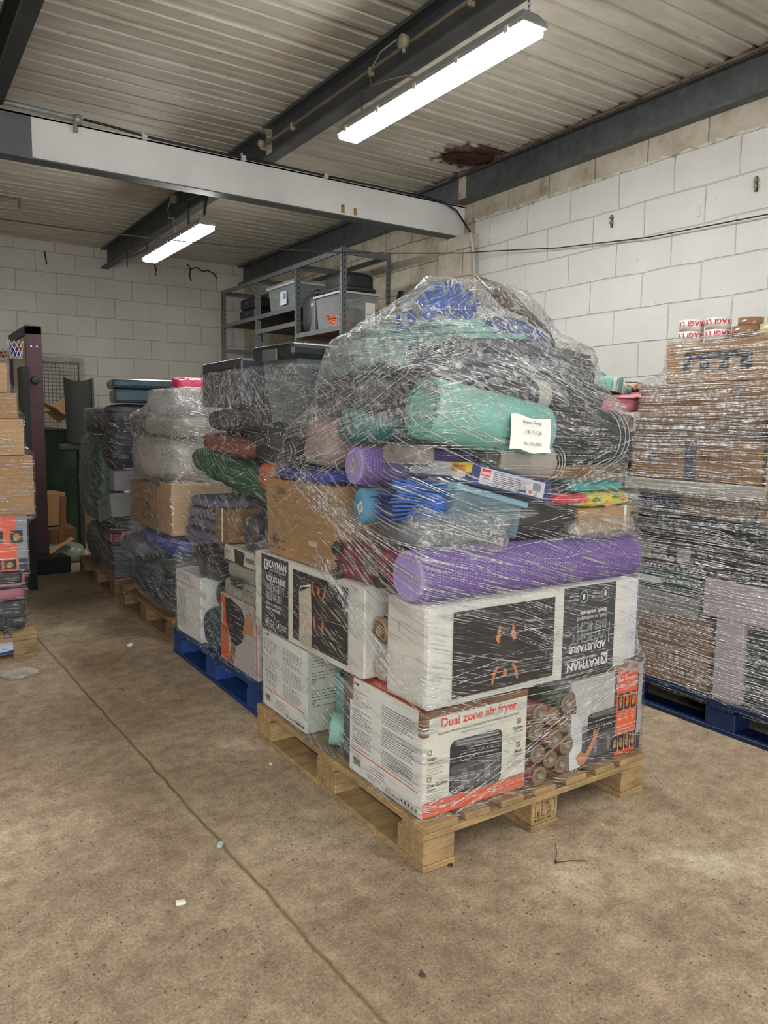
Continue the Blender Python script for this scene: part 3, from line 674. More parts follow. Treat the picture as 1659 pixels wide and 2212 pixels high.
for (u, v, a, b) in ((.04, .60, 'Smart', 'Touchscreen'), (.04, .35, 'Dual Cooking', 'Zones')):
    f.poly(rrect(sx * u, sz * v, sx * u + .016, sz * v + .016, .003), TAN, 'printed_icon'); f.poly([(sx * u + .008 + .004 * math.cos(t), sz * v + .008 + .004 * math.sin(t)) for t in [i * math.pi / 4 for i in range(8)]], CREAM, 'printed_icon')
    f.text(a, sx * u, sz * v - .017, .014, INK, bold=.02); f.text(b, sx * u, sz * v - .029, .012, INK); f.quad(sx * u, sz * v - .034, sx * .24, sz * v - .0332, INK, 'printed_line')
    f.para(sx * u, sz * v - .044, .06, 3, GREYP, .009, .002, 3)
for (v, a, b) in ((.68, 'Cooking', 'Presets'), (.44, 'Match', 'Function')):
    f.poly(rrect(sx * .93 - .016, sz * v, sx * .93, sz * v + .016, .003), TAN, 'printed_icon'); f.text(a, sx * .95, sz * v - .017, .013, INK, 'RIGHT', bold=.02); f.text(b, sx * .95, sz * v - .028, .011, INK, 'RIGHT')
    f.para(sx * .8, sz * v - .044, .06, 3, GREYP, .009, .002, 5)
text_side(left(o, sx, sy, sz), sy, sz, 1)
g = topf(o, sx, sy, sz); g.quad(.004, .004, sx - .004, sy - .004, ORG); corner_tape(o, sx, sy, sz)
obj('brown_tape', boxbm(-sx / 2 - .002, sy / 2 - .025, sz - .08, -sx / 2 + .01, sy / 2 + .001, sz + .001), BROWN_T, o)
# --- air fryer box at the right end
o, sx, sy, sz = carton('air_fryer_box', 'air fryer box printed with an arm at the controls, right end of the pine pallet', 1.905, 2.285, 1.745, 2.12, .145, .466, GREYP, tape=False, group='air fryer boxes', rot=(0, 0, R(1.5)))
f = front(o, sx, sy, sz)
f.quad(.003, .003, sx - .003, sz - .003, M('55555A', .5, .1)); f.quad(.003, sz * .42, sx * .6, sz - .003, M('C3C2BF', .5, .04), 'printed_photo')
f.quad(.003, sz * .38, sx * .6, sz * .46, M('8A8885', .5, .08), 'printed_photo')
for v in (.52, .60): f.quad(.08, sz * v, sx * .6, sz * v + .0012, M('A9A8A5', .5), 'printed_tile_joint')
for u in (.30, .45): f.quad(sx * u, sz * .46, sx * u + .0012, sz * .997, M('A9A8A5', .5), 'printed_tile_joint')
f.poly([(.004, .9 * sz), (.02, .85 * sz), (.03, .70 * sz), (.028, .62 * sz), (.004, .60 * sz)], M('5A3626', .6, .3, 20), 'printed_hair')
f.poly([(.004, .64 * sz), (.035, .63 * sz), (.06, .50 * sz), (.066, .28 * sz), (.06, .02 * sz), (.004, .01 * sz)], M('D9D9DE', .6, .04), 'printed_shirt')
fryer(f, sx * .24, .02, sx * .42, sz * .52)
f.poly([(.035, .14 * sz), (.05, .05 * sz), (.075, .03 * sz), (.10, .10 * sz), (.13, .24 * sz), (.145, .34 * sz), (.155, .40 * sz), (.146, .405 * sz), (.138, .36 * sz), (.128, .40 * sz), (.12, .385 * sz), (.122, .31 * sz), (.095, .20 * sz), (.08, .15 * sz), (.06, .2 * sz)], SKIN, 'printed_arm')
f.quad(sx * .63, .002, sx * .93, sz - .002, ORG); f.text('Dual Drawers,', sx * .78, sz * .86, .020, W_, 'CENTER', bold=.02); f.text('Endless Options', sx * .78, sz * .79, .019, W_, 'CENTER', outline=False)
f.quad(sx * .7, sz * .755, sx * .82, sz * .758, W_, 'printed_line')
for k in range(3):
    u = sx * (.655 + k * .092); f.poly(rrect(u, sz * .52, u + sx * .072, sz * .71, .005), DK2, 'printed_photo'); f.poly([(u + sx * .036 + .009 * math.cos(t) * (1 + .3 * math.sin(3 * t + k)), sz * .615 + .022 * math.sin(t)) for t in [i * math.pi / 6 for i in range(12)]], FOOD, 'printed_food')
    f.para(u + .004, sz * .48, .02, 3, W_, .009, .0018, k)
    f.poly(rrect(u + .008, sz * .395, u + .02, sz * .44, .002), M('F0906A', .5), 'printed_icon')
f.quad(sx * .63, sz * .335, sx * .93, sz * .342, W_, 'printed_line'); f.text('It Is Ready For You', sx * .78, sz * .29, .010, W_, 'CENTER')
f.quad(sx * .58, sz * .245, sx * .93, sz * .252, W_, 'printed_line')
for k in range(4):
    u = sx * (.585 + k * .087); f.quad(u, sz * .06, u + sx * .080, sz * .24, DK2, 'printed_photo'); f.poly([(u + sx * .04 + .010 * math.cos(t), sz * .15 + .022 * math.sin(t) * (1 + .3 * math.cos(2 * t + k))) for t in [i * math.pi / 6 for i in range(12)]], FOOD, 'printed_food')
    f.quad(u + sx * .080, sz * .05, u + sx * .087, sz * .25, W_, 'printed_line')
f.quad(sx * .93, .002, sx - .003, sz - .003, M('A9AAAE', .5, .05)); f.quad(sx * .93, .002, sx - .003, sz * .2, DK)
topf(o, sx, sy, sz).quad(.004, .004, sx - .004, sy - .004, M('A87E54', .5))
# --- text-sided box at the far left corner
o, sx, sy, sz = carton('air_fryer_box', 'white air fryer box covered in small print, far corner of the pine pallet', 1.30, 1.70, 2.49, 2.885, .145, .473, M('C9CBC4', .5, .05), tape=False, group='air fryer boxes')
text_side(left(o, sx, sy, sz), sy, sz, 5)
f = front(o, sx, sy, sz); f.quad(.004, .004, sx - .004, sz - .004, M('B7BBAF', .5, .04)); f.para(.02, sz * .9, .12, 8, INK, .012, .003, 12, 5); f.para(.02, sz * .5, .12, 6, INK, .012, .003, 15, 5)
for v in (.62, .36): f.poly([(.03 + .009 * math.cos(t), sz * v + .009 * math.sin(t)) for t in [i * math.pi / 5 for i in range(10)]], M('8E9287', .5), 'printed_icon')
# --- things standing between the boxes
FILMC = M('B9B8B4', .25, .1, 30, .5, 60, alpha=.45)
ROLLR = [M('6E3228', .5, .3, 60), M('3C4A34', .5, .4, 60), M('7E4030', .5, .3, 60)]
CAP = M('83694F', .35, .1, 20, .1, alpha=1)
rl = [(1.757, .178), (1.757, .246), (1.757, .314), (1.757, .382), (1.757, .448), (1.825, .178), (1.825, .262), (1.825, .345), (1.868, .430), (1.878, .2), (1.884, .285), (1.872, .362)]
rl = [(1.757, .18), (1.757, .25), (1.757, .32), (1.757, .39), (1.822, .215), (1.822, .290), (1.822, .365), (1.884, .18), (1.884, .254), (1.884, .328), (1.878, .402)]
word = ['bottom', 'second lowest', 'third lowest', 'top']
def reel(k, x, z):
    m_ = ROLLR[k % 3]; L_ = .19; y0 = 1.722 + (k * 37 % 5) * .006
    bm = lathe(bmesh.new(), [(.012, .004), (.0295, .004), (.0295, L_), (.01, L_)], 24, 'y')
    nm = ['left', 'left', 'left', 'left', 'middle', 'middle', 'middle', 'right', 'right', 'right', 'right'][k]; ix = [0, 1, 2, 3, 0, 1, 3, 0, 1, 2, 3][k]
    o = obj('ribbon_reel', bm, m_, None, (x, y0, z), smooth=True); tag(o, f'patterned reel with end cap, {word[ix]} of the {nm} column between the fryer boxes', 'reel', 'reels between the two air fryer boxes')
    obj('end_cap', lathe(bmesh.new(), [(.010, .002), (.010, -.001), (.026, -.004), (.032, -.002), (.0325, .003), (.029, .0045)], 28, 'y'), CAP, o, smooth=True)
    obj('core', lathe(bmesh.new(), [(.0, -.002), (.007, -.003), (.0095, -.005), (.0115, -.002), (.0115, .02)], 16, 'y'), M('8B8A86', .4, .3, 60), o)
for k, (x, z) in enumerate(rl): reel(k, x, z)
o, sx, sy, sz = carton('cardboard_box', 'plain brown box behind the reels on the pine pallet', 1.735, 1.895, 1.96, 2.32, .145, .47, CARD2, tape=False)
f = front(o, sx, sy, sz); f.text('FRAP', .06, .25, .035, M('7E6040', .7)); f.text('SWP', .07, .215, .03, M('7E6040', .7))
GREYMAT = M('55565A', .8, .1, 30, .2, 90); MINT = M('8FC9B8', .6, .08, 10, .12, 60); MINTD = M('5FA596', .6, .1)
def vroll(name, label, cat, c, r, h, m, edge=None):
    o = obj(name, lathe(bmesh.new(), [(r * .2, h), (r - .006, h), (r, h - .006), (r, h * .45), (r * .94, h * .38), (r * 1.02, h * .3), (r, .004), (r - .004, 0)], 32), m, None, c, smooth=True); tag(o, label, cat)
    if edge:
        e = bmesh.new(); spiral(e, r * .2, r * .95, 5, .0, r * .06, axis='x'); bmesh.ops.rotate(e, verts=e.verts, matrix=Matrix.Rotation(R(-90), 3, 'Y')); bmesh.ops.translate(e, verts=e.verts, vec=(0, 0, h + .0012)); obj('rolled_end', e, edge, o)
    return o
vroll('rolled_mat', 'dark grey mat rolled up and standing on end beside the near air fryer box', 'mat', (1.350, 2.225, .145), .038, .325, GREYMAT, INK)
m_coil = M('8CC4B6', .45, .1, 12, .3, 90)
bm = bmesh.new()
prof = []
for k in range(9): prof += [(.058, k * .011), (.062, k * .011 + .0055)]
prof = [(.043, 0)] + prof + [(.058, .1), (.043, .1)]
lathe(bm, prof, 36, 'x'); o = obj('ribbed_hose_roll', bm, m_coil, None, (1.335, 2.365, .211), (R(8), R(6), R(-35)), True); tag(o, 'mint green ribbed roll lying on the pallet beside the far printed box', 'roll')
obj('roll_lining', lathe(bmesh.new(), [(.041, .002), (.043, .098), (.036, .06)], 30, 'x'), M('4F6F68', .6), o)
bag('fabric_bundle', 'grey and teal bundle stuffed low between two air fryer boxes', 'bundle', (1.50, 2.30, .145), (.2, .20, .30), M('5B6F6E', .8, .25, 6, .2), seed=4, amp=.02)
o, _, _, _ = carton('teal_box', 'pale teal box squeezed under the left weight bench box', 1.42, 1.62, 2.42, 2.485, .145, .47, M('6FA8A0', .5, .1), tape=False)
o = obj('funnel', lathe(bmesh.new(), [(.008, 0), (.010, .03), (.028, .055), (.03, .058), (.026, .055), (.006, .028)], 20, 'z'), M('1C1C1E', .4), None, (1.34, 2.30, .425), (R(25), 0, 0), True); tag(o, 'small black plastic funnel tucked above the grey rolled mat', 'funnel')

# --- weight bench boxes
CHAR = M('36393E', .5, .1, 6); OFFW = M('D8D6CC', .5, .05, 6, .1, 30); PH = M('241F1E', .5, .3, 5); PANT = M('C7743E', .5, .3, 30)
def bench_art(f, w, h, face_torn=False, photo_left=False):
    """charcoal text panel + dark photo, white rim"""
    f.quad(.003, .003, w - .003, h - .003, OFFW)
    a = w * .07; pw = w * .29
    f.quad(a, .004, a + pw, h - .004, CHAR); W2 = M('E6E6E2', .5)
    f.poly(rrect(a + .028, h * .80, a + .062, h * .93, .006), W2, 'printed_logo'); f.text('K', a + .036, h * .83, .035, CHAR, bold=.03)
    for k in range(4): f.quad(a + .026 + k * .004, h * (.78 + .012 * k), a + .029 + k * .004, h * (.80 + .012 * k), W2, 'printed_logo')
    f.text('KAYMAN', a + .070, h * .845, .038, W2, bold=.035); f.text('PART OF KEPLIN GROUP', a + .086, h * .80, .0125, W2)
    f.quad(a + .026, h * .46, a + .029, h * .69, W2, 'printed_line')
    f.text('ADJUSTABLE', a + .044, h * .665, .031, W2, bold=.03); f.text('WEIGHT', a + .042, h * .54, .045, W2, outline=True); f.text('BENCH', a + .042, h * .42, .045, W2, outline=True)
    f.text('Built to withstand', a + .045, h * .35, .020, W2); f.text('tough workouts', a + .045, h * .29, .020, W2, bold=.02)
    for k, (q1, q2) in enumerate((('Full body', 'strength'), ('Adjustable', 'structure'))):
        cx = a + .055 + k * .105; cy = h * .13
        hx = [[(cx + r * math.cos(t), cy + r * 1.15 * math.sin(t)) for r, t in ((.020, t0), (.020, t0 + math.pi / 3), (.0185, t0 + math.pi / 3), (.0185, t0))] for t0 in [math.pi / 6 + i * math.pi / 3 for i in range(6)]]
        f.multi(hx, W2, 'printed_icon')
        f.poly([(cx - .004, cy - .01), (cx + .004, cy - .01), (cx + .006, cy + .002), (cx + .003, cy + .011), (cx - .005, cy + .006)], W2, 'printed_icon')
        f.text(q1, cx + .026, cy + .003, .0115, W2); f.text(q2, cx + .026, cy - .009, .0115, W2)
    b0, b1 = a + pw + w * .05, w - w * .11
    f.quad(b0, h * .08, b1, h * .93, PH, 'printed_photo')
    bw = b1 - b0; X = lambda u: b0 + bw * u; Y = lambda v: h * (.08 + .85 * v)
    f.poly([(X(.38), Y(.2)), (X(.62), Y(.2)), (X(.60), Y(.75)), (X(.40), Y(.78))], M('2E2A2A', .5, .3), 'printed_figure')
    for s in (-1, 1):
        f.poly([(X(.5 + s * .12), Y(.94)), (X(.5 + s * .09), Y(.80)), (X(.5 + s * .06), Y(.74)), (X(.5 + s * .075), Y(.72)), (X(.5 + s * .115), Y(.78)), (X(.5 + s * .135), Y(.92))], PANT, 'printed_arm')
        f.poly([(X(.5 + s * .07), Y(.46)), (X(.5 + s * .10), Y(.40)), (X(.5 + s * .085), Y(.30)), (X(.5 + s * .06), Y(.22)), (X(.5 + s * .055), Y(.36))], PANT, 'printed_leg')
    f.poly([(X(.5) + .009 * math.cos(t), Y(.82) + .014 * math.sin(t)) for t in [i * math.pi / 5 for i in range(10)]], PANT, 'printed_head')
    f.quad(X(.60), Y(.03), X(.625), Y(.16), M('8F8F8F', .5), 'printed_dumbbell'); f.quad(X(.2), Y(.86), X(.8), Y(.875), M('6A6A6A', .5), 'printed_bar')
    f.quad(X(.05), Y(.02), X(.95), Y(.2), M('2D2827', .5, .2), 'printed_floor')
    if face_torn:
        o_ = f.poly([(X(.13), Y(.06)), (X(.14), Y(.30)), (X(.13), Y(.70)), (X(.36), Y(.84)), (X(.38), Y(.4)), (X(.37), Y(-.05)), (X(.14), Y(-.02))], M('C2B5A4', .9, .25, 45, .5, 90), 'torn_patch'); o_['label'] = 'torn off patch showing bare card'
        f.poly([(X(.13), Y(.70)), (X(.18), Y(.79)), (X(.36), Y(.84)), (X(.35), Y(.87)), (X(.16), Y(.80))], W2, 'torn_flap')
o, sx, sy, sz = carton('weight_bench_box', 'weight bench box on the long side of the pile, a patch torn from its picture', 1.272, 1.482, 2.05, 2.885, .492, .802, OFFW, (0, 0, R(.4)), tape=False, group='weight bench boxes', bevel=.01)
bench_art(left(o, sx, sy, sz), sy, sz, True)
o, sx, sy, sz = carton('weight_bench_box', 'weight bench box upside down along the short front side of the pile', 1.287, 2.155, 1.725, 1.935, .490, .800, OFFW, (0, 0, 0), tape=False, group='weight bench boxes', bevel=.012)
bench_art(Face(o, (-sx / 2, -sy / 2, 0), (1, 0, 0), (0, 0, 1), sx, sz, True), sx, sz)
l_ = left(o, sx, sy, sz); l_.multi([[(.07, .21), (.072, .21), (.072, .24), (.07, .24)], [(.09, .12), (.092, .12), (.092, .135), (.09, .135)]], INK, 'scuff_mark')
o, sx, sy, sz = carton('white_box', 'plain white box standing behind the right end of the front weight bench box', 2.175, 2.31, 1.80, 2.3, .472, .770, M('DDDDE2', .5, .05), tape=False)
o = mat_roll('tape_roll_stack', 'roll of black and tan leopard print tape between the two weight bench boxes', 'tape', (1.30, 1.995, .668), (1, .0, 0), .037, .17, M('B08858', .5, .1), INK, 5, core=.45)
P = bmesh.new()
for k in range(26):
    a = k * 2.4; h = .02 + (k * .37 % 1) * .13; q = Vector((h, math.cos(a) * .0378, math.sin(a) * .0378))
    bmesh.ops.create_icosphere(P, subdivisions=1, radius=.008, matrix=Matrix.Translation(q) @ Matrix.Rotation(a, 4, 'X') @ Matrix.Diagonal((1.1, 1, .2, 1)))
obj('leopard_print', P, INK, o)
PLA = mat_plastic('clear_plastic', .12); PLW = mat_plastic('milky_plastic', .45)
bag('bubble_wrap', 'crumpled bubble wrap bundle under the leopard print tape roll', 'bubble wrap', (1.40, 1.99, .49), (.20, .09, .13), mat_plastic('bubble_plastic', .7, (.75, .64, .58)), seed=8, amp=.012, freq=14)
carton('cardboard_box', 'brown box in the middle of the pile behind the weight bench boxes', 1.52, 2.14, 1.96, 2.86, .492, .80, CARD2, tape=False)
carton('cardboard_box', 'brown box filling the back right corner of the pine pallet', 1.74, 2.24, 2.36, 2.86, .145, .487, CARD2, tape=False)

# --- third layer
PUR = M('836AA6', .75, .08, 20, .1, 60); PURL = M('A48CCB', .7, .05, 10)
def foam_roller(label, c, d, r, L_, rows, dots):
    q = Vector(d).to_track_quat('X', 'Z')
    o = obj('foam_roller', lathe(bmesh.new(), [(0, 0), (r - .006, 0), (r, .006), (r, L_ - .006), (r - .006, L_), (0, L_)], 56, 'x'), PUR, None, c, q.to_euler(), True); tag(o, label, 'foam roller', 'purple foam rollers')
    for p in o.data.polygons: p.use_smooth = abs(p.normal.x) < .5
    obj('end_disc', lathe(bmesh.new(), [(0, -.0015), (r - .004, -.0015), (r - .001, .002), (r - .001, .004)], 48, 'x'), PURL, o)
    vs, fs = [], []
    for i in range(rows):
        for j in range(dots):
            a = 2 * math.pi * (j + (i % 2) * .5) / dots; x = .015 + (L_ - .03) * i / rows; b = len(vs); n = 6
            for k in range(n):
                t = 2 * math.pi * k / n; dx = .0042 * math.cos(t); da = .0042 * math.sin(t) / r
                vs.append((x + dx, r * math.cos(a + da), r * math.sin(a + da)))
            for k in range(n):
                t = 2 * math.pi * k / n; dx = .0028 * math.cos(t); da = .0028 * math.sin(t) / r
                vs.append((x + dx, (r + .0022) * math.cos(a + da), (r + .0022) * math.sin(a + da)))
            for k in range(n): fs.append((b + k, b + (k + 1) % n, b + n + (k + 1) % n, b + n + k))
            fs.append(tuple(b + n + k for k in range(n)))
    obj('grip_texture', (vs, [], fs), M('6A4F93', .8, .08), o)
    return o
foam_roller('long purple dimpled foam roller lying on the front weight bench box', (1.272, 1.805, .879), (1, .0, -.012), .076, .96, 84, 46)
o2 = foam_roller('second purple foam roller with a diamond sticker, deeper in the pile', (1.30, 2.16, 1.185), (1, -.06, -.05), .062, .5, 40, 36)
f = Face(o2, (-.003, .02, -.03), (0, -1, 0), (0, 0, 1), .05, .06)
f.poly([(.02, 0), (.04, .03), (.02, .062), (0, .03)], M('C9C0B4', .5), 'sticker'); f.multi([[(.009, .02 + i * .006), (.031, .02 + i * .006), (.031, .022 + i * .006), (.009, .022 + i * .006)] for i in range(4)], INK)
LBL = M('5C9DC0', .7, .08, 15)
o3 = obj('blue_foam_roller', lathe(bmesh.new(), [(0, 0), (.055, 0), (.058, .004), (.058, .45), (0, .45)], 40, 'x'), LBL, None, (1.302, 2.12, 1.055), (0, R(2), R(-5)), True); tag(o3, 'light blue foam roller with a barcode sticker on its end', 'foam roller')
f = Face(o3, (-.001, .02, -.03), (0, -1, 0), (0, 0, 1), .05, .06); f.poly([(.015, 0), (.045, .02), (.03, .05), (0, .03)], W_, 'sticker'); f.multi([[(.014 + i * .003, .014 + i * .001), (.0155 + i * .003, .014 + i * .001), (.0155 + i * .003, .034 + i * .001), (.014 + i * .003, .034 + i * .001)] for i in range(6)], INK, 'printed_barcode')
o, sx, sy, sz = carton('cardboard_box', 'big brown box sitting on the far end of the torn weight bench box', 1.285, 1.70, 2.275, 2.80, .805, 1.105, CARD, (0, 0, R(1)), jit=.02, tapem=M('BFA070', .2, .05, coat=.6))
f = left(o, sx, sy, sz); f.text('500', sy * .18, sz * .82, .04, M('6B4F30', .8), rot=R(-6)); f.text('K', sy * .1, sz * .14, .07, M('5C442A', .8))
f.multi([[(sy * .06 + .05 * (i % 3), sz * .1 + .03 * (i // 3)), (sy * .06 + .05 * (i % 3) + .03, sz * .1 + .03 * (i // 3)), (sy * .06 + .05 * (i % 3) + .03, sz * .1 + .03 * (i // 3) + .004), (sy * .06 + .05 * (i % 3), sz * .1 + .03 * (i // 3) + .004)] for i in range(6)], M('5C442A', .8), 'printed_marks')
f.quad(sy * .66, sz * .25, sy * .78, sz * .31, M('C4B7A4', .5), 'label_sticker')
bag('blue_cloth', 'folded dark blue cloth on top of the big brown box', 'cloth', (1.45, 2.54, 1.107), (.36, .50, .05), M('2B3C8A', .8, .2, 8, .2), seed=2, amp=.01)
# maroon suitcase
r = empty('suitcase', (1.41, 2.085, .807), (R(-5), 0, 0), 'maroon hard shell suitcase lying on its side with dark wheels', 'suitcase')
MAR = M('7A2D3E', .45, .15, 6, .1); 
obj('shell', blobbm(.24, .40, .125, e=.28, amp=.002, nu=48, nv=24), MAR, r, smooth=True)
obj('zip_seam', boxbm(-.121, -.19, .055, .121, .19, .066, bevel=.003), M('4A1E28', .6), r)
obj('handle_plate', boxbm(-.126, -.10, .045, -.118, -.02, .10, bevel=.003), M('55524F', .5), r)
for k, (yy, zz) in enumerate(((.14, .02), (-.12, .018), (.14, .105))): obj('wheel', lathe(bmesh.new(), [(0, -.012), (.02, -.012), (.024, -.004), (.024, .012), (0, .014)], 20, 'x'), M('26282B', .5, .2), r, (-.128, yy, zz), smooth=True)
bag('plastic_bag', 'grey bagged bundle above the long purple roller', 'bundle', (1.44, 1.915, .948), (.32, .19, .095), M('55565A', .4, .4, 12, .5, 40), (0, 0, R(-8)), seed=11, amp=.018, freq=10)
bag('plastic_bag', 'crumpled clear plastic draped over the left end of the long purple roller', 'bag', (1.46, 1.86, .94), (.36, .22, .13), PLA, (0, R(4), R(-8)), seed=12, amp=.03, freq=12, flat=False)
bag('plastic_bag', 'crumpled clear plastic above the right end of the long purple roller', 'bag', (2.06, 1.80, .945), (.32, .13, .07), PLA, (0, 0, 0), seed=13, amp=.025, freq=12, flat=False)
# blue folded netting
bm = bmesh.new(); rd = random.Random(4)
for k in range(14):
    zz = .004 + k * .0095; x0 = -.10 + rd.uniform(-.02, .01); x1 = .13 - k * .002 + rd.uniform(-.01, .02); pts = []
    for i in range(9):
        t = i / 8; pts.append((x0 + (x1 - x0) * t, -.09 - .02 * math.sin(math.pi * t) + rd.uniform(-.004, .004), zz + .016 * math.sin(t * 3.0 + k * .25) + rd.uniform(-.002, .002) - t * .01))
    prev = None
    for i, p in enumerate(pts):
        a = bm.verts.new(p); b = bm.verts.new((p[0] + .012, p[1] + .15, p[2] + .006)); c = bm.verts.new((p[0], p[1] - .001, p[2] + .0055)); 
        if prev: bm.faces.new((prev[0], a, b, prev[1])); bm.faces.new((prev[0], prev[2], c, a))
        prev = (a, b, c)
o = obj('folded_netting', bm, M('2368C4', .55, .3, 12, .2), None, (1.365, 1.93, 1.035), (0, 0, R(-6)), True); tag(o, 'bright blue strap-edged netting folded in many layers', 'netting')
# teal storage bin on its side
TEAL = M('587680', .25, .08, 5, coat=.4)
o = obj('storage_bin', boxbm(-.145, -.12, -.07, .145, .12, .05, bevel=.012), TEAL, None, (1.565, 1.91, 1.06), (R(0), R(14), R(2)), False); tag(o, 'pale blue-green plastic storage bin lying tilted in the front of the pile', 'storage bin')
obj('rim', boxbm(-.155, -.128, .036, .155, .128, .056, bevel=.004), M('86AFC0', .25, .05), o)
obj('side_recess', boxbm(-.11, -.1215, -.05, .11, -.119, .02, bevel=.001), M('4F6D76', .3), o)
# board game box
NAVY = M('27386F', .4, .1)
o, sx, sy, sz = carton('toy_box', 'navy and white toy box with a white information label, tilted in the pile', 1.455, 1.80, 1.765, 2.08, 1.112, 1.178, NAVY, (0, R(12), R(2)), tape=False, bevel=.003)
f = front(o, sx, sy, sz); f.quad(.03, .008, sx - .03, sz - .008, M('CFCFD8', .4, .03), 'info_label')
f.quad(.035, sz * .5, .072, sz * .82, M('D8262C', .4), 'printed_logo'); f.text('MARVEL', .0365, sz * .57, .0125, W_, bold=.03, sx=.8); f.text('MARVEL', .042, sz * .36, .008, INK)
f.para(.085, sz * .78, .15, 8, INK, .0058, .0018, 31); f.multi([[(.262 + i * .004, sz * .38), (.264 + i * .004, sz * .38), (.264 + i * .004, sz * .76), (.262 + i * .004, sz * .76)] for i in range(9)], INK, 'printed_barcode')
f.quad(.20, .011, .235, sz * .30, M('1F5A46', .4), 'printed_panel'); f.text('CE', .268, .012, .014, INK); f.poly([(.252 + .007 * math.cos(t), .019 + .007 * math.sin(t)) for t in [i * math.pi / 6 for i in range(12)]], M('D84A3C', .4), 'printed_symbol')
f = left(o, sx, sy, sz); f.quad(.01, .018, sy - .03, sz - .004, W_, 'printed_panel'); f.quad(sy - .10, sz * .5, sy - .005, sz - .003, M('F2D23A', .4), 'printed_logo'); f.text('STRIKE', sy - .095, sz * .58, .022, RED, bold=.04, sx=.9); f.text('2 EDITION', sy - .2, .004, .010, W_)
# mint and grey rolls
o = mat_roll('rolled_mat', 'thick mint green mat rolled up, its ring end facing the aisle', 'mat', (1.325, 1.82, 1.372), (1, -.02, -.16), .092, .46, M('7DBFB0', .55, .06, 10, .15, 50), M('4F9A8C', .6), 3, core=.62)
obj('roll_core_dark', lathe(bmesh.new(), [(0, .05), (.05, .04)], 24, 'x'), M('4B6C68', .8), o)
g = bmesh.new()
for k in range(9):
    a = R(210 + (k % 5) * 14); x = .25 + (k // 5) * .09
    for j in range(5):
        p0 = Vector((x + j * .013, .0935 * math.cos(a), .0935 * math.sin(a)))
        tube(g, [p0, p0 + Vector((.009, 0, 0))], .0016, 4)
obj('printed_text', g, INK, o)
o = mat_roll('beige_roll', 'beige rolled mat with layered rings facing right, below the handwritten note', 'mat', (1.60, 1.83, 1.225), (1, -.10, -.10), .062, .22, M('A39C90', .6, .1, 30, .2), M('6F6759', .6), 5, core=.3)
e = bmesh.new()
for rr_ in (.02, .034, .048, .060): tube(e, [(.252, rr_ * math.cos(t), rr_ * math.sin(t)) for t in [2 * math.pi * i / 24 for i in range(25)]], .002, 5, False)
obj('ring_edge', e, M('C6BFB2', .6), o)
BLK = M('232427', .6, .3, 10, .2, 60); BLK2 = M('303236', .55, .25, 12, .25, 50)
o = mat_roll('black_roll', 'large black mesh roll with a pale rim at the right end of the pile', 'mat', (1.80, 1.895, 1.285), (1, -.02, 0), .098, .42, BLK2, None, group=None)
e = bmesh.new()
for xx, rr_ in ((.36, .0995), (.385, .1), (.405, .0995), (.423, .086)): tube(e, [(xx, rr_ * math.cos(t), rr_ * math.sin(t)) for t in [2 * math.pi * i / 40 for i in range(41)]], .0022, 5, False)
obj('pale_rim', e, M('B8B9BA', .5), o)
o = mat_roll('black_roll', 'long black roll with a wide paper band, above the handwritten note', 'mat', (1.63, 1.925, 1.425), (1, -.02, .0), .05, .53, BLK, None)
obj('paper_band', lathe(bmesh.new(), [(.0515, .215), (.0525, .217), (.0525, .268), (.0515, .27)], 30, 'x'), M('CFCBBE', .6, .05), o, smooth=True)
# grey folded mats and mint pads above
FO = M('5A5C66', .7, .12, 12, .15, 40); FO2 = M('4A4D57', .7, .12, 12, .15, 40)
def pad(name, label, cat, c, s, m, rot, group=None, bev=.018, seed=0):
    bm = bmesh.new(); bbox(bm, -s[0] / 2, -s[1] / 2, 0, s[0] / 2, s[1] / 2, s[2])
    bmesh.ops.subdivide_edges(bm, edges=bm.edges, cuts=9, use_grid_fill=True)
    for v in bm.verts:
        n_ = mn.noise(Vector((v.co.x * 5 + seed, v.co.y * 5, seed))); v.co.z += n_ * s[2] * .18 if s[2] < .08 else n_ * .01
        k = max(0, abs(v.co.x) / (s[0] / 2) - .93) / .07; v.co.z = v.co.z + (s[2] / 2 - v.co.z) * .35 * k
        k = max(0, abs(v.co.y) / (s[1] / 2) - .93) / .07; v.co.z = v.co.z + (s[2] / 2 - v.co.z) * .35 * k
    return tag(obj(name, bm, m, None, c, rot, True), label, cat, group)
for k in range(3):
    pad('folded_mat', ['dark grey folded mat, lowest of three near the top of the big pile', 'dark grey folded mat, middle of three near the top of the big pile', 'dark grey folded mat, uppermost of three near the top of the big pile'][k], 'mat', (1.845 + .01 * k, 2.24, 1.462 + .045 * k), (.60 - .04 * k, .66, .043), (FO2, FO, FO)[k], (R(0), R(2), R(3)), 'folded grey mats', seed=k)
for k in range(3):
    pad('mint_pad', ['mint green pad, lowest of three under the blue toothed pieces', 'mint green pad, middle of three under the blue toothed pieces', 'mint green pad, uppermost of three under the blue toothed pieces'][k], 'pad', (1.72 - .01 * k, 2.27 + .01 * k, 1.603 + .028 * k), (.34 - .02 * k, .62 - .1 * k, .026), M('8CC7B8', .6, .08, 14, .3, 60), (0, R(-4), R(4 + 2 * k)), 'mint green pads', seed=5 + k)
o = tag(obj('grey_tube', lathe(bmesh.new(), [(0, 0), (.026, 0), (.03, .01), (.03, .2), (0, .21)], 24, 'z'), M('6A6862', .6, .2), None, (1.575, 1.965, 1.40), smooth=True), 'short dark grey upright tube end under the folded mats', 'tube')
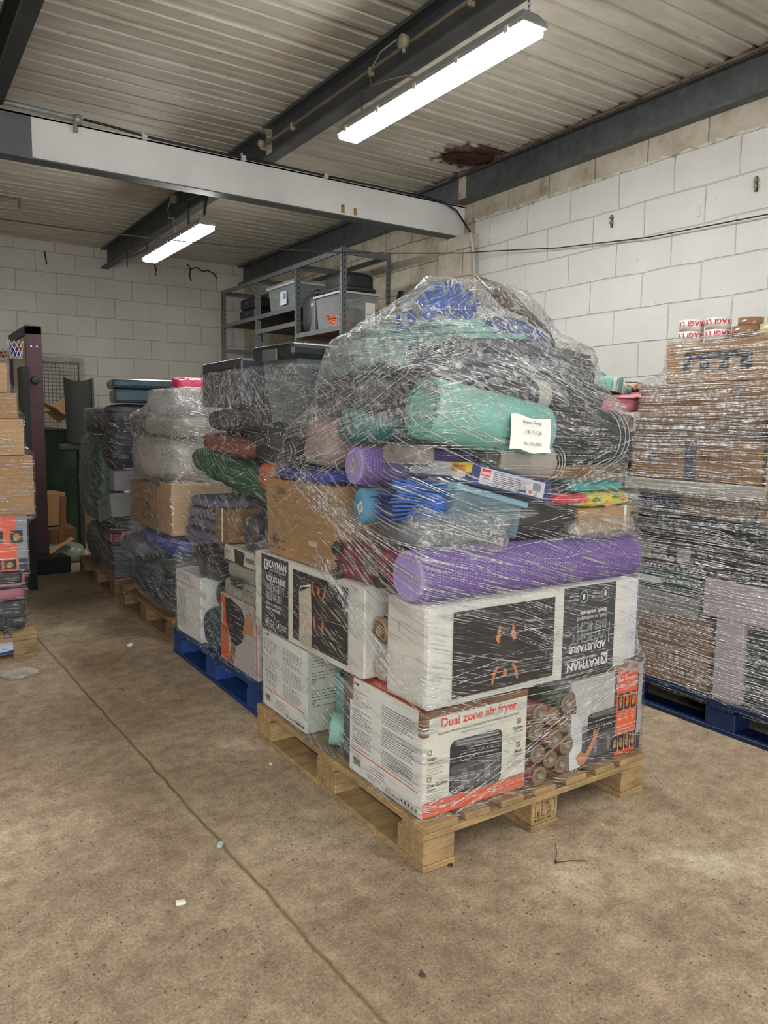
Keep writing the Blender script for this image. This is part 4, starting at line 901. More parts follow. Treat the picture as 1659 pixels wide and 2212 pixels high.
# blue toothed pieces
BLU = M('1F5BB5', .5, .2, 12, .15)
def toothed(label, c, rot, R0, a0, a1, n, th=.05, tooth=.035):
    bm = bmesh.new()
    for i in range(n):
        t0 = a0 + (a1 - a0) * i / n; t1 = a0 + (a1 - a0) * (i + 1) / n; tm = t0 + (t1 - t0) * .55
        def seg(ta, tb, r0, r1):
            vs = [bm.verts.new((r_ * math.cos(t), yv, r_ * math.sin(t))) for yv in (-th / 8, th / 8) for (r_, t) in ((r0, ta), (r1, ta), (r1, tb), (r0, tb))]
            for q in ((0, 1, 2, 3), (7, 6, 5, 4), (0, 4, 5, 1), (1, 5, 6, 2), (2, 6, 7, 3), (3, 7, 4, 0)): bm.faces.new([vs[j] for j in q])
        seg(t0, t1, R0 - th, R0); seg(t0, tm, R0, R0 + tooth)
    bmesh.ops.recalc_face_normals(bm, faces=bm.faces)
    return tag(obj('toothed_mat_edge', bm, BLU, None, c, rot), label, 'foam mat', 'blue interlocking pieces')
toothed('blue toothed foam piece arching over the top of the pile', (1.66, 2.12, 1.60), (0, 0, R(8)), .17, R(45), R(150), 7)
toothed('blue toothed foam piece standing behind the arching one', (1.70, 2.20, 1.615), (R(-12), 0, R(14)), .15, R(30), R(110), 5)
toothed('small blue toothed foam piece poking out on the aisle side of the top', (1.49, 2.15, 1.61), (R(10), 0, R(30)), .075, R(50), R(160), 4, .03, .02)
bag('black_bag', 'rounded black bag at the upper right shoulder of the big pile', 'bag', (2.06, 2.12, 1.47), (.26, .42, .12), BLK2, (0, R(10), 0), seed=46, amp=.02)
bag('blue_sheet', 'crumpled blue sheet draped to the right of the mint pads', 'sheet', (1.88, 2.12, 1.60), (.22, .3, .08), M('24488C', .6, .35, 10, .4), (0, R(18), 0), seed=21, amp=.015)
# curved brown patterned board
bm = bmesh.new(); pr = None
for i in range(21):
    t = i / 20; x = -.2 + .42 * t; z = .06 - .75 * max(0, (t - .28)) ** 2 * .42
    q = [bm.verts.new((x, yv, z + dz)) for (yv, dz) in ((-.11, 0), (.11, .03), (.11, .038), (-.11, .008))]
    if pr:
        for k in range(4): bm.faces.new((pr[k], q[k], q[(k + 1) % 4], pr[(k + 1) % 4]))
    else: bm.faces.new(q)
    pr = q
bm.faces.new(pr[::-1])
m = bpy.data.materials.new('grained_board'); m.use_nodes = True; nt, N, L = nodes(m); tc = N('ShaderNodeTexCoord'); mp = N('ShaderNodeMapping'); mp.inputs['Scale'].default_value = (3, 22, 22); mp.inputs['Rotation'].default_value = (0, 0, .5); L(tc.outputs['Object'], mp.inputs[0])
nn = N('ShaderNodeTexNoise', i_Scale=2.0, i_Detail=8.0, i_Distortion=1.5); L(mp.outputs[0], nn.inputs[0]); L(ramp(nt, nn.outputs[0], [(.42, srgb('17120F')), (.54, srgb('2A1F17')), (.60, srgb('9A7140'))]), nt.nodes['Principled BSDF'].inputs['Base Color']); nt.nodes['Principled BSDF'].inputs['Roughness'].default_value = .35
o = tag(obj('curved_board', bm, m, None, (1.98, 2.13, 1.685), (R(30), R(9), R(2)), True), 'black and gold grained curved board at the very top of the pile', 'board')
# side fillers seen through the film
o = mat_roll('rolled_mat', 'dark teal rolled mat above the big brown box', 'mat', (1.315, 2.235, 1.315), (1, -.05, 0), .058, .4, M('2E7F78', .6, .15, 20, .2), M('123F3C', .6), 5, core=.3)
bag('pink_bag', 'pinkish soft bundle under the film on the aisle side', 'bundle', (1.45, 2.46, 1.16), (.28, .24, .19), M('A58C86', .8, .3, 6, .2), seed=31, amp=.02)
bag('black_bag', 'black bag filling the far aisle end of the pile above the brown box', 'bag', (1.50, 2.66, 1.16), (.34, .24, .13), BLK, seed=32, amp=.02)
bag('black_bag', 'black fabric bag under the toy box, right of the blue netting', 'bag', (1.93, 2.05, .955), (.42, .26, .17), BLK, seed=33, amp=.02)
bag('black_bag', 'wide black bag lying on the middle brown box behind the long roller', 'bag', (1.87, 2.06, .803), (.62, .30, .16), BLK, seed=45, amp=.015)
bag('black_bag', 'black fabric bag right of the tilted storage bin', 'bag', (1.83, 1.865, .965), (.30, .17, .17), BLK, seed=34, amp=.02)
bag('black_bag', 'large black bag in the middle of the pile behind the mint roll', 'bag', (1.95, 2.28, 1.12), (.42, .50, .33), BLK, seed=35, amp=.03)
bag('grey_bundle', 'dark grey bundle between the teal roll and the folded mats', 'bundle', (1.52, 2.34, 1.34), (.38, .40, .15), M('4A4744', .8, .3, 8, .3), seed=36, amp=.02)
bag('mint_bundle', 'crumpled pale mint bundle at the aisle side under the pads', 'bundle', (1.46, 2.33, 1.49), (.22, .32, .10), M('8AA39D', .7, .35, 10, .6), (R(-8), 0, 0), seed=38, amp=.04, ridge=.8, freq=9)
bag('white_packet', 'pale printed packet beside the toy box', 'packet', (1.355, 1.93, 1.195), (.09, .2, .07), M('8F857C', .4, .4, 20, .2), seed=37, amp=.008)
o, sx, sy, sz = carton('cardboard_box', 'small brown strapped box under the pineapple print cloth', 1.965, 2.235, 1.79, 2.05, .958, 1.045, CARD3, tape=False); obj('white_strap', boxbm(.095, -sy / 2 - .002, -.001, .108, -sy / 2 + .01, sz + .002), W_, o)
o = bag('pineapple_cloth', 'yellow cloth with green pineapple print folded at the right of the pile', 'cloth', (2.08, 1.88, 1.048), (.32, .22, .048), M('E2D04A', .7, .1, 10), seed=41, amp=.008)
P = bmesh.new()
for k, (x, z) in enumerate(((-.06, .02), (.04, .03), (.13, .022))):
    for j in range(7):
        a = R(20 + j * 23); q = [(x, -.117, z), (x + .018 * math.cos(a - .15), -.119, z + .014 * math.sin(a - .15)), (x + .028 * math.cos(a), -.1185, z + .02 * math.sin(a)), (x + .018 * math.cos(a + .15), -.119, z + .014 * math.sin(a + .15))]
        P.faces.new([P.verts.new(v) for v in q])
obj('leaf_print', P, M('2F7A4C', .6), o)
P = bmesh.new()
for x, z in ((-.1, .028), (.0, .012), (.085, .03)): bmesh.ops.create_icosphere(P, subdivisions=1, radius=.013, matrix=Matrix.Translation((x, -.113, z)) @ Matrix.Diagonal((1.3, .3, 1, 1)))
obj('fruit_print', P, M('E0902E', .6), o)
bag('teal_cloth', 'teal patterned cloth lying on the pineapple print cloth', 'cloth', (2.07, 1.90, 1.098), (.32, .22, .035), M('3FA39A', .7, .35, 14), seed=42, amp=.008)
bag('red_net', 'scrap of red netting by the black bag', 'netting', (1.90, 1.775, 1.07), (.16, .05, .03), M('C8353F', .6, .3, 40), seed=43, amp=.008)

# handwritten note stuck to the film (built after the film)

# ------------------------------------------------------------------ stretch film hull around a set of things
def world_points(objs, step=.03):
    bpy.context.view_layer.update(); out = []
    for o in objs:
        if o.type != 'MESH': continue
        M_ = np.array(o.matrix_world); me = o.data; n = len(me.vertices)
        if n == 0: continue
        co = np.empty(n * 3); me.vertices.foreach_get('co', co); co = co.reshape(-1, 3) @ M_[:3, :3].T + M_[:3, 3]
        e = np.empty(len(me.edges) * 2, int); me.edges.foreach_get('vertices', e); e = e.reshape(-1, 2)
        out.append(co)
        d = np.linalg.norm(co[e[:, 0]] - co[e[:, 1]], axis=1); big = e[d > step * 1.5]
        for a, b in big:
            k = int(np.linalg.norm(co[a] - co[b]) / step) + 1; t = np.linspace(0, 1, k + 1)[1:-1, None]; out.append(co[a] * (1 - t) + co[b] * t)
    return np.vstack(out)
def family(objs):
    r = []
    for o in objs: r.append(o); r += family(list(o.children))
    return r
def wrap(label, objs, z0, z1, m, off=.008, n=176, dz=.016, wr=.006, sig=.022, seed=0, creases=1500, slant=(.0, .12), clen=(.04, .4), fans=(), fanr=(.2, .8), wmax=.0008):
    P = world_points(family(objs)); P = P[(P[:, 2] > z0 - .02)]
    cx, cy = (P[:, 0].min() + P[:, 0].max()) / 2, (P[:, 1].min() + P[:, 1].max()) / 2
    th = np.linspace(0, 2 * np.pi, n, endpoint=False); D = np.stack([np.cos(th), np.sin(th)], 1)
    zs = np.arange(z0, z1 + dz, dz); Hh = []
    for z in zs:
        k = np.abs(P[:, 2] - z) < .03; Q = P[k][:, :2] - (cx, cy)
        Hh.append((Q @ D.T).max(0) if len(Q) > 3 else np.full(n, np.nan))
    Hh = np.array(Hh)
    for i in range(len(zs)):
        if np.isnan(Hh[i]).any(): Hh[i] = Hh[i - 1] - .03
    # dilate then smooth along z
    w_ = int(.017 / dz); Dl = np.array([Hh[max(0, i - w_):i + w_ + 1].max(0) for i in range(len(zs))])
    ks = int(3 * sig / dz); ker = np.exp(-.5 * (np.arange(-ks, ks + 1) * dz / sig) ** 2); ker /= ker.sum()
    pad_ = np.vstack([Dl[:1]] * ks + [Dl] + [Dl[-1:]] * ks); Sm = np.array([(ker[:, None] * pad_[i:i + 2 * ks + 1]).sum(0) for i in range(len(zs))])
    Sm = np.maximum(Sm, Hh) + off
    Sm = np.maximum(Sm, .5 * (Sm - np.roll(Sm, n // 2, 1)) + .03)
    CC = np.stack([(Sm[:, 0] - Sm[:, n // 2]) / 2, (Sm[:, n // 4] - Sm[:, 3 * n // 4]) / 2], 1)
    Sm = Sm - CC @ D.T
    cosm = np.cos(th[:, None] - th[None, :]); rows = []
    for i in range(len(zs)):
        with np.errstate(divide='ignore', invalid='ignore'):
            q = np.where(cosm > .02, Sm[i][None, :] / cosm, 1e9)
        rows.append(q.min(1))
    Rr = np.array(rows)
    vs = []; uvs = []; m_n = len(zs)
    per = np.cumsum(np.hypot(*(np.roll(Rr[0][:, None] * D, -1, 0) - Rr[0][:, None] * D).T)); per = np.concatenate([[0], per])
    for i, z in enumerate(zs):
        for k in range(n):
            x, y = Rr[i][k] * D[k] + CC[i]
            wq = wr * (1 + 1.6 * min(1, max(0, (z - 1.3) / .2)))
            a = mn.noise(Vector((x * 9, y * 9, z * 14 + seed))) * wq + mn.noise(Vector((x * 26, y * 26, z * 60 + seed))) * wr * .35
            r_ = Rr[i][k] + abs(a)
            vs.append((cx + CC[i][0] + r_ * D[k][0], cy + CC[i][1] + r_ * D[k][1], z + mn.noise(Vector((x * 6, y * 6, 7 + seed))) * (.02 if i == 0 else .004)))
    fs = []; fuv = []
    for i in range(m_n - 1):
        for k in range(n):
            k2 = (k + 1) % n; fs.append((i * n + k, i * n + k2, (i + 1) * n + k2, (i + 1) * n + k))
            fuv.append(((per[k], zs[i]), (per[k + 1], zs[i]), (per[k + 1], zs[i + 1]), (per[k], zs[i + 1])))
    # closing cap
    base = (m_n - 1) * n; prev = base
    for j, t in enumerate((.75, .5, .25, .06)):
        s_ = len(vs)
        for k in range(n):
            x, y = Rr[-1][k] * D[k] * t + CC[-1]; h = zs[-1] + .012 * (1 - t) + mn.noise(Vector((x * 14, y * 14, seed + 3))) * .012
            vs.append((cx + x, cy + y, h))
        for k in range(n):
            k2 = (k + 1) % n; fs.append((prev + k, prev + k2, s_ + k2, s_ + k)); z_ = zs[-1] + (1 - t) * .4
            fuv.append(((per[k], z_ - .1), (per[k + 1], z_ - .1), (per[k + 1], z_), (per[k], z_)))
        prev = s_
    fs.append(tuple(prev + k for k in range(n))); fuv.append(tuple((vs[prev + k][0], vs[prev + k][1]) for k in range(n)))
    o = obj('stretch_film', (vs, [], fs), m, None, smooth=True); ul = o.data.uv_layers.new(name='uv')
    flat = [c for f_ in fuv for c in f_]
    ul.data.foreach_set('uv', np.array(flat, float).ravel())
    # pulled creases standing proud of the sheet, whitened to act as highlight streaks
    rd = random.Random(seed + 5); bm = bmesh.new(); G = np.array(vs[:m_n * n]).reshape(m_n, n, 3)
    def S_(u, v):
        v = min(max(v, 0), m_n - 1.001); i = int(v); k = int(u) % n; a = u - math.floor(u); b = v - i
        return (G[i, k] * (1 - a) + G[i, (k + 1) % n] * a) * (1 - b) + (G[i + 1, k] * (1 - a) + G[i + 1, (k + 1) % n] * a) * b
    ctr = np.array((cx, cy)); ul_ = per[-1] / n; jobs = []
    for (px, py, pz, ang, spr, ln, cnt, jit) in fans:
        v0 = (pz - z0) / dz; i0 = int(min(max(v0, 0), m_n - 2)); u0 = int(np.argmin(np.hypot(G[i0, :, 0] - px, G[i0, :, 1] - py)))
        for _ in range(cnt):
            a = R(ang) + R(spr) * rd.uniform(-1, 1); st = ln * rd.random() ** 1.3; l_ = rd.uniform(.03, .22)
            jobs.append((u0 + (st * math.cos(a) + rd.gauss(0, jit)) / ul_, v0 + (st * math.sin(a) + rd.gauss(0, jit)) / dz, l_, a))
    for (u, v, L_, a) in jobs:
        k = max(3, int(L_ / .02)); w_r = rd.uniform(.0002, .0008); pts = []; rr = []
        for i in range(k + 1):
            t = i / k; uu = u + L_ * t * math.cos(a) / ul_; vv = v + L_ * t * math.sin(a) / dz
            if not (0 <= vv <= m_n - 1): break
            p = S_(uu, vv); d = p[:2] - ctr; d = d / (np.linalg.norm(d) + 1e-6)
            pts.append((p[0] + d[0] * .0014, p[1] + d[1] * .0014, p[2])); rr.append(w_r * (.25 + math.sin(math.pi * t)))
        if len(pts) > 2: tube(bm, pts, rr, 5)
    for c in range(creases):
        fan = c % 5 == 0
        if c % 14 == 0: fu, fv = rd.uniform(0, n), rd.uniform(0, m_n); fa = rd.choice((-1, 1)) * rd.uniform(*fanr)
        u = rd.uniform(0, n); v = rd.uniform(0, m_n); L_ = rd.uniform(*clen) * rd.random(); sl = rd.uniform(*slant) * rd.choice((-1, 1))
        if fan or c % 3 == 0: u, v, sl = fu + rd.uniform(-4, 4), fv + rd.uniform(-4, 4), fa + rd.uniform(-.12, .12) * (fanr[1] + .1)
        k = max(3, int(L_ / .02)); w_r = rd.uniform(.00025, wmax); pts = []; rr = []
        for i in range(k + 1):
            t = i / k; uu = u + L_ * t / ul_; vv = v + sl * L_ * t / dz
            if not (0 <= vv <= m_n - 1): break
            p = S_(uu, vv); d = p[:2] - ctr; d = d / (np.linalg.norm(d) + 1e-6)
            pts.append((p[0] + d[0] * .0012, p[1] + d[1] * .0012, p[2])); rr.append(w_r * (.25 + math.sin(math.pi * t)))
        if len(pts) > 2: tube(bm, pts, rr, 5)
    cr_ = obj('film_crease_highlights', bm, CREASE_HIGHLIGHT, o, smooth=True); cr_['kind'] = 'stuff'
    return tag(o, label, 'plastic film', 'stretch film round the pallets')
def things_in(x0, x1, y0, y1, z0=.1):
    bpy.context.view_layer.update(); r = []
    for o in list(COL.objects):
        if o.parent or 'category' not in o.keys() or o['category'] in ('pallet', 'plastic film'): continue
        p = o.matrix_world.translation
        if x0 < p.x < x1 and y0 < p.y < y1 and z0 < p.z < 2.2: r.append(o)
    return r
def mat_crease_highlight():
    m = bpy.data.materials.new('pulled_film_highlight'); m.use_nodes = True; nt, N, L = nodes(m); nt.nodes.remove(nt.nodes['Principled BSDF'])
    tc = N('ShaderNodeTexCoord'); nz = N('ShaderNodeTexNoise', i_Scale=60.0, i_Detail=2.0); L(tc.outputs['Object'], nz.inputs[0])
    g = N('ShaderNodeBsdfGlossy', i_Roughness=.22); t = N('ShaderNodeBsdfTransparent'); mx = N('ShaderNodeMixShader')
    d = N('ShaderNodeBsdfDiffuse'); d.inputs[0].default_value = (.95, .95, .96, 1); m2 = N('ShaderNodeMixShader', i_Fac=.6); L(g.outputs[0], m2.inputs[1]); L(d.outputs[0], m2.inputs[2])  # diffuse white stands in for bright highlights along each crease
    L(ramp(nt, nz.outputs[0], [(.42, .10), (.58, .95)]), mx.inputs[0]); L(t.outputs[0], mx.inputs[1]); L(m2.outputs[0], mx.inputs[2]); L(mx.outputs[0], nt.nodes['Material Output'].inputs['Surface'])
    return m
CREASE_HIGHLIGHT = mat_crease_highlight()
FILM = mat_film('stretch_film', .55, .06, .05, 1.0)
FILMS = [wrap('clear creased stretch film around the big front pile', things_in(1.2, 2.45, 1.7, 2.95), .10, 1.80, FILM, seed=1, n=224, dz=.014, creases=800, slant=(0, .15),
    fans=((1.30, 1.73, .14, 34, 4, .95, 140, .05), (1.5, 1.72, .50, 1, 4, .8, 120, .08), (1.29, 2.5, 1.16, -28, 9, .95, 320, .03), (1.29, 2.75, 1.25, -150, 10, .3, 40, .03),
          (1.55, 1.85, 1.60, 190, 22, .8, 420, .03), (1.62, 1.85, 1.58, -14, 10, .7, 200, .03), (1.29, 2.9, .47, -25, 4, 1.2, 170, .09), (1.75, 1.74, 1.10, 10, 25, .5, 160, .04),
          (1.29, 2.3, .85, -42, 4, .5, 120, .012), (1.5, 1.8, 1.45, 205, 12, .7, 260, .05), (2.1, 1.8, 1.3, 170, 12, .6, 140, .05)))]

# ================================================================== PILE 2: blue pallet behind it
NV = M('2B2D38', .45, .2, 8, .15, 40); PURD = M('6B6477', .8, .2, 12, .3, 50); GRN = M('2F5A40', .75, .15, 10, .25, 50); BEI = M('A59F93', .35, .08, 6, coat=.3)
RUST = M('7C4A36', .75, .25, 8, .3); DARKB = M('33292A', .7, .35, 8, .3); CLEAR = M('A9B4B8', .15, .1, 12, .2, 30, alpha=.35, spec=.8)
P2 = pallet(1.36, 3.065, 1.20, .995, 'blue painted pallet next behind the pine one', M('163C78', .55, .25, 12, .3, 60), M('123266', .6, .3, 12, .3, 60), 6)
o, sx, sy, sz = carton('air_fryer_box', 'torn orange and grey air fryer box on the near end of the blue pallet', 1.385, 1.78, 3.13, 3.58, .145, .482, M('C9C4C2', .5, .05), tape=False, group='air fryer boxes')
f = left(o, sx, sy, sz); f.quad(.004, .004, sy - .004, sz - .004, M('BFB9B6', .5, .05)); f.poly([(.004, .02), (.11, .005), (.10, sz * .6), (.06, sz * .78), (.10, sz - .01), (.004, sz - .004)], ORG); f.quad(.02, sz * .55, .035, sz * .85, CREAM, 'printed_text')
f.poly([(.06, sz * .95), (.13, sz * .98), (.27, sz * .9), (.33, sz * .7), (.27, sz * .42), (.2, sz * .32), (.14, sz * .34), (.08, sz * .6)], DK2, 'printed_photo'); f.poly([(.11, .01), (.14, sz * .34), (.2, sz * .3), (.17, .01)], CARD2, 'torn_patch')
for k in range(2): f.quad(.025 + k * .035, sz * .28, .05 + k * .035, sz * .52, FOOD, 'printed_food')
f.poly([(sy - .17, sz * .55), (sy - .12, sz * .9), (sy - .03, sz * .88), (sy - .05, sz * .6)], SKIN, 'printed_face'); f.quad(sy - .012, .004, sy - .002, sz - .01, ORG)
for v in (.35, .6): f.quad(sy - .17, sz * v, sy - .02, sz * v + .0015, GREYP, 'printed_tile_joint')
o, sx, sy, sz = carton('air_fryer_box', 'slim white printed box at the far aisle corner of the blue pallet', 1.375, 1.75, 3.86, 4.22, .145, .50, W_, (0, 0, R(2)), tape=False, group='air fryer boxes')
f = left(o, sx, sy, sz); f.para(.02, sz * .7, .14, 22, INK, .010, .0025, 41); f.quad(.01, sz * .8, sy * .8, sz * .815, ORG, 'printed_line'); f.para(.02, sz * .95, .2, 3, INK, .01, .0025, 42)
bag('teal_bag', 'dark teal stuffed bag between the two boxes of the blue pallet', 'bag', (1.52, 3.72, .145), (.30, .24, .21), M('2F4A50', .6, .2, 8, .3), seed=51, amp=.012)
bag('grey_bag', 'dark grey see-through bag beside the teal bag on the blue pallet', 'bag', (1.60, 3.72, .345), (.30, .28, .14), BLK2, seed=52, amp=.015)
r = empty('tub', (1.56, 3.87, .503), (0, 0, 0), 'open black oval tub standing on the slim white box', 'tub')
t_ = bmesh.new(); lathe(t_, [(.0, 0), (.16, 0), (.19, .13), (.195, .135), (.185, .135), (.15, .012), (0, .010)], 40); bmesh.ops.scale(t_, verts=t_.verts, vec=(.95, 1.5, 1)); obj('tub_body', t_, M('17181A', .35, .2, 10, coat=.4), r, smooth=True)
obj('liner_bag', blobbm(.25, .42, .07, amp=.02, seed=53, freq=10), M('1A1A1C', .3, .3, 10, .3), r, (0, 0, .06), smooth=True)
r = empty('tool_case', (1.52, 3.325, .484), (0, 0, 0), 'beige plastic hard case with a dark latch on the torn air fryer box', 'case')
obj('case_lower', boxbm(-.14, -.195, 0, .14, .195, .085, bevel=.02), BEI, r); obj('case_upper', boxbm(-.13, -.185, .087, .13, .185, .17, bevel=.03), BEI, r)
obj('latch', boxbm(-.146, -.04, .06, -.132, .10, .105, bevel=.004), DK, r); obj('handle', boxbm(-.15, -.16, .05, -.13, -.06, .07, bevel=.004), M('8F897D', .4), r)
for k in range(6): obj('rib', boxbm(-.143, -.17 + k * .06, .008, -.138, -.16 + k * .06, .05), M('8F897D', .4), r)
o, sx, sy, sz = carton('keplin_box', 'flat cream box with a torn black end on the beige hard case', 1.375, 1.72, 3.08, 3.50, .662, .735, M('D6D2C4', .5, .05), (0, 0, R(-1)), tape=False)
f = left(o, sx, sy, sz); f.poly([(.14, 0), (.24, 0), (.26, sz - .01), (.13, sz - .004)], DK2, 'torn_patch'); f.text('keplin', .27, .026, .042, INK, bold=.01)
f.poly([(.0, .0), (.06, .004), (.05, .03), (.09, .05), (.0, .06)], M('B7B2A4', .6), 'torn_patch')
o, sx, sy, sz = carton('strapped_box', 'small brown box bound with a white cord on the blue pallet', 1.375, 1.70, 3.44, 3.62, .742, .905, CARD2, tape=False); obj('white_cord', boxbm(-sx / 2 - .003, -.02, -.001, -sx / 2 - .0005, -.008, sz + .002), W_, o)
o = mat_roll('wire_roll', 'black spool of ribbed hose beside the cord-bound box', 'roll', (1.39, 3.225, .825), (1, 0, 0), .085, .28, M('3A3B3E', .35, .2, 10, .5, 90, coat=.6), M('5A5B5E', .4), 7, core=.35)
for k in range(4):
    q = ['lowest', 'second lowest', 'second highest', 'uppermost'][k]
    mat_roll('quilted_roll', f'purple grey quilted roll, {q} of the four on the blue pallet', 'mat', (1.37 + .006 * k, 3.76 + .05 * (k % 2), .80 + .054 * k), (1, 0, 0), .028, .5, PURD, None, group='purple quilted rolls') if False else tag(obj('quilted_mat', blobbm(.55, .52 - .03 * k, .055, e=.35, amp=.012, freq=12, seed=60 + k, ridge=.6), PURD, None, (1.64, 3.84 - .02 * k, .65 + .06 + .058 * k), (0, 0, R(2 * k)), True), f'purple grey quilted mat, {q} of the four on the blue pallet', 'mat', 'purple quilted mats')
o = tag(obj('tent_bag', blobbm(.30, 1.16, .15, e=.7, amp=.03, freq=5, seed=61, nu=56, nv=40), GRN, None, (1.53, 3.56, 1.00), (R(7), 0, R(1)), True), 'long dark green carry bag sagging over the blue pallet load', 'bag')
obj('drawstring_end', lathe(bmesh.new(), [(.05, 0), (.04, .012), (.02, .016), (0, .012)], 20, 'y'), M('1B2A22', .8), o, (-.05, -.60, .05), (0, 0, R(180)), True)
bag('orange_bag', 'clear bag holding orange plastic pieces, next to the green carry bag', 'bag', (1.43, 3.02, 1.03), (.13, .16, .12), M('C8602E', .25, .35, 25, .6, 60, coat=.7), seed=62, amp=.012, freq=14)
bag('brown_cushion', 'brown velvet cushion lying under the dark bundles of the blue pallet', 'cushion', (1.62, 3.60, 1.160), (.48, .64, .10), RUST, (R(4), 0, 0), seed=63, amp=.012)
bag('dark_bundle', 'dark brown folded bedding in the middle of the blue pallet load', 'bundle', (1.66, 3.56, 1.275), (.55, .56, .115), DARKB, seed=64, amp=.02)
bag('black_bag', 'glossy black bag under the crate at the near end of the blue pallet', 'bag', (1.60, 3.09, 1.13), (.42, .26, .19), BLK, seed=65, amp=.012)
bag('black_bag', 'tall black bag at the back of the blue pallet', 'bag', (2.05, 3.6, .145), (.5, .9, 1.0), BLK, seed=66, amp=.02)
o = tag(obj('navy_box', boxbm(-.25, -.27, 0, .25, .27, .215, bevel=.012), NV, None, (1.63, 3.53, 1.395), (0, 0, R(-2))), 'dark navy flat-topped case on top of the blue pallet load', 'case')
obj('side_seam', boxbm(-.2515, -.26, .17, -.249, .26, .176), INK, o); obj('corner_ring', lathe(bmesh.new(), [(.018, 0), (.026, 0), (.026, .006), (.018, .006)], 20, 'x'), M('4A4A50', .3), o, (-.256, -.215, .15))
# crate with heavy black lid
r = empty('storage_crate', (1.63, 3.00, 1.325), (0, 0, R(5)), 'clear storage crate with a chunky black lid at the top of the blue pallet load', 'storage crate')
bm = bmesh.new(); z0, z1 = 0, .27
q0 = [bm.verts.new(p) for p in ((-.17, -.12, 0), (.17, -.12, 0), (.17, .12, 0), (-.17, .12, 0))]; q1 = [bm.verts.new(p) for p in ((-.205, -.14, z1), (.205, -.14, z1), (.205, .14, z1), (-.205, .14, z1))]
bm.faces.new(q0[::-1])
for k in range(4): bm.faces.new((q0[k], q0[(k + 1) % 4], q1[(k + 1) % 4], q1[k]))
obj('crate_body', bm, CLEAR, r)
LID = M('202225', .35, .15, 10, .1, 50, coat=.2)
obj('lid', boxbm(-.25, -.165, z1 - .012, .25, .165, z1 + .05, bevel=.02), LID, r)
for k in range(11): obj('lid_rib', boxbm(-.10 + k * .016, -.1675, z1 + .004, -.092 + k * .016, -.1645, z1 + .032), M('0E0F10', .4), r)
for a, b in ((-.15, -.03), (.03, .17)): obj('lid_panel', boxbm(a, -.11, z1 + .049, b, .11, z1 + .057, bevel=.003), LID, r)
obj('lid_clip', boxbm(-.256, -.06, z1 - .02, -.248, .06, z1 + .03, bevel=.004), M('55585C', .4), r)
bag('crate_filling', 'dark teal stuff filling the clear crate', 'bundle', (1.63, 3.00, 1.332), (.32, .22, .22), M('2E3B40', .7, .3, 12, .3), seed=67, amp=.008)

# ================================================================== PILE 3: wooden pallet further back
P3 = pallet(1.40, 4.40, 1.20, .995, 'old wooden pallet third in the aisle row', m_pal2)
NVB = M('262C3C', .5, .3, 8, .3, 40); CLB = PLW; FLUF = M('B9B2A4', .9, .1, 10, .4, 40)
bag('navy_bag', 'shiny navy bag at the bottom near corner of the third pallet', 'bag', (1.66, 4.64, .145), (.46, .42, .22), NVB, seed=70, amp=.02)
bag('navy_bag', 'shiny navy bag at the bottom far corner of the third pallet', 'bag', (1.66, 5.2, .145), (.46, .50, .28), NVB, seed=71, amp=.02)
bag('dark_green_bag', 'dark green folded sheets near the foot of the third pallet', 'bag', (1.60, 4.58, .37), (.36, .32, .16), M('22332F', .5, .3, 8, .4), seed=72, amp=.015)
bag('blue_bag', 'bright blue bag under the brown box of the third pallet', 'bag', (1.63, 4.82, .50), (.42, .74, .13), M('26378F', .5, .3, 8, .4), seed=73, amp=.02)
bag('grey_bag', 'loose grey plastic bag spilling out low on the third pallet', 'bag', (1.50, 5.2, .43), (.3, .4, .12), M('5A5E66', .4, .2, 8, .5), seed=74, amp=.015)
o, sx, sy, sz = carton('cardboard_box', 'brown box in the middle of the third pallet load', 1.415, 1.85, 4.68, 5.30, .645, .925, CARD2)
left(o, sx, sy, sz).quad(sy * .62, sz * .35, sy * .7, sz * .6, M('3A3A3C', .5), 'printed_panel')
o, sx, sy, sz = carton('cardboard_box', 'brown box standing at the near corner of the third pallet, under shiny film', 1.42, 1.80, 4.43, 4.66, .645, .955, CARD3)
bag('white_fleece', 'cream fleece bundle pressed against the film on the third pallet', 'bundle', (1.66, 4.92, .96), (.50, .92, .26), FLUF, seed=75, amp=.03)
bag('white_fleece', 'second cream fleece bundle on top of the first', 'bundle', (1.68, 4.80, 1.225), (.46, .74, .14), FLUF, seed=76, amp=.02)
bag('clear_bags', 'pile of crumpled clear plastic bags crowning the third pallet', 'bag', (1.68, 4.72, 1.365), (.48, .62, .16), CLB, seed=77, amp=.035, freq=9)
bag('dark_coat', 'dark grey clothing bundle at the far top of the third pallet', 'bundle', (1.68, 5.28, 1.22), (.46, .46, .16), M('2F2F38', .7, .3, 8, .3), seed=78, amp=.02)
bag('black_bag', 'big black bag at the back of the third pallet', 'bag', (2.12, 5.0, .145), (.44, 1.0, 1.1), BLK, seed=79, amp=.02)
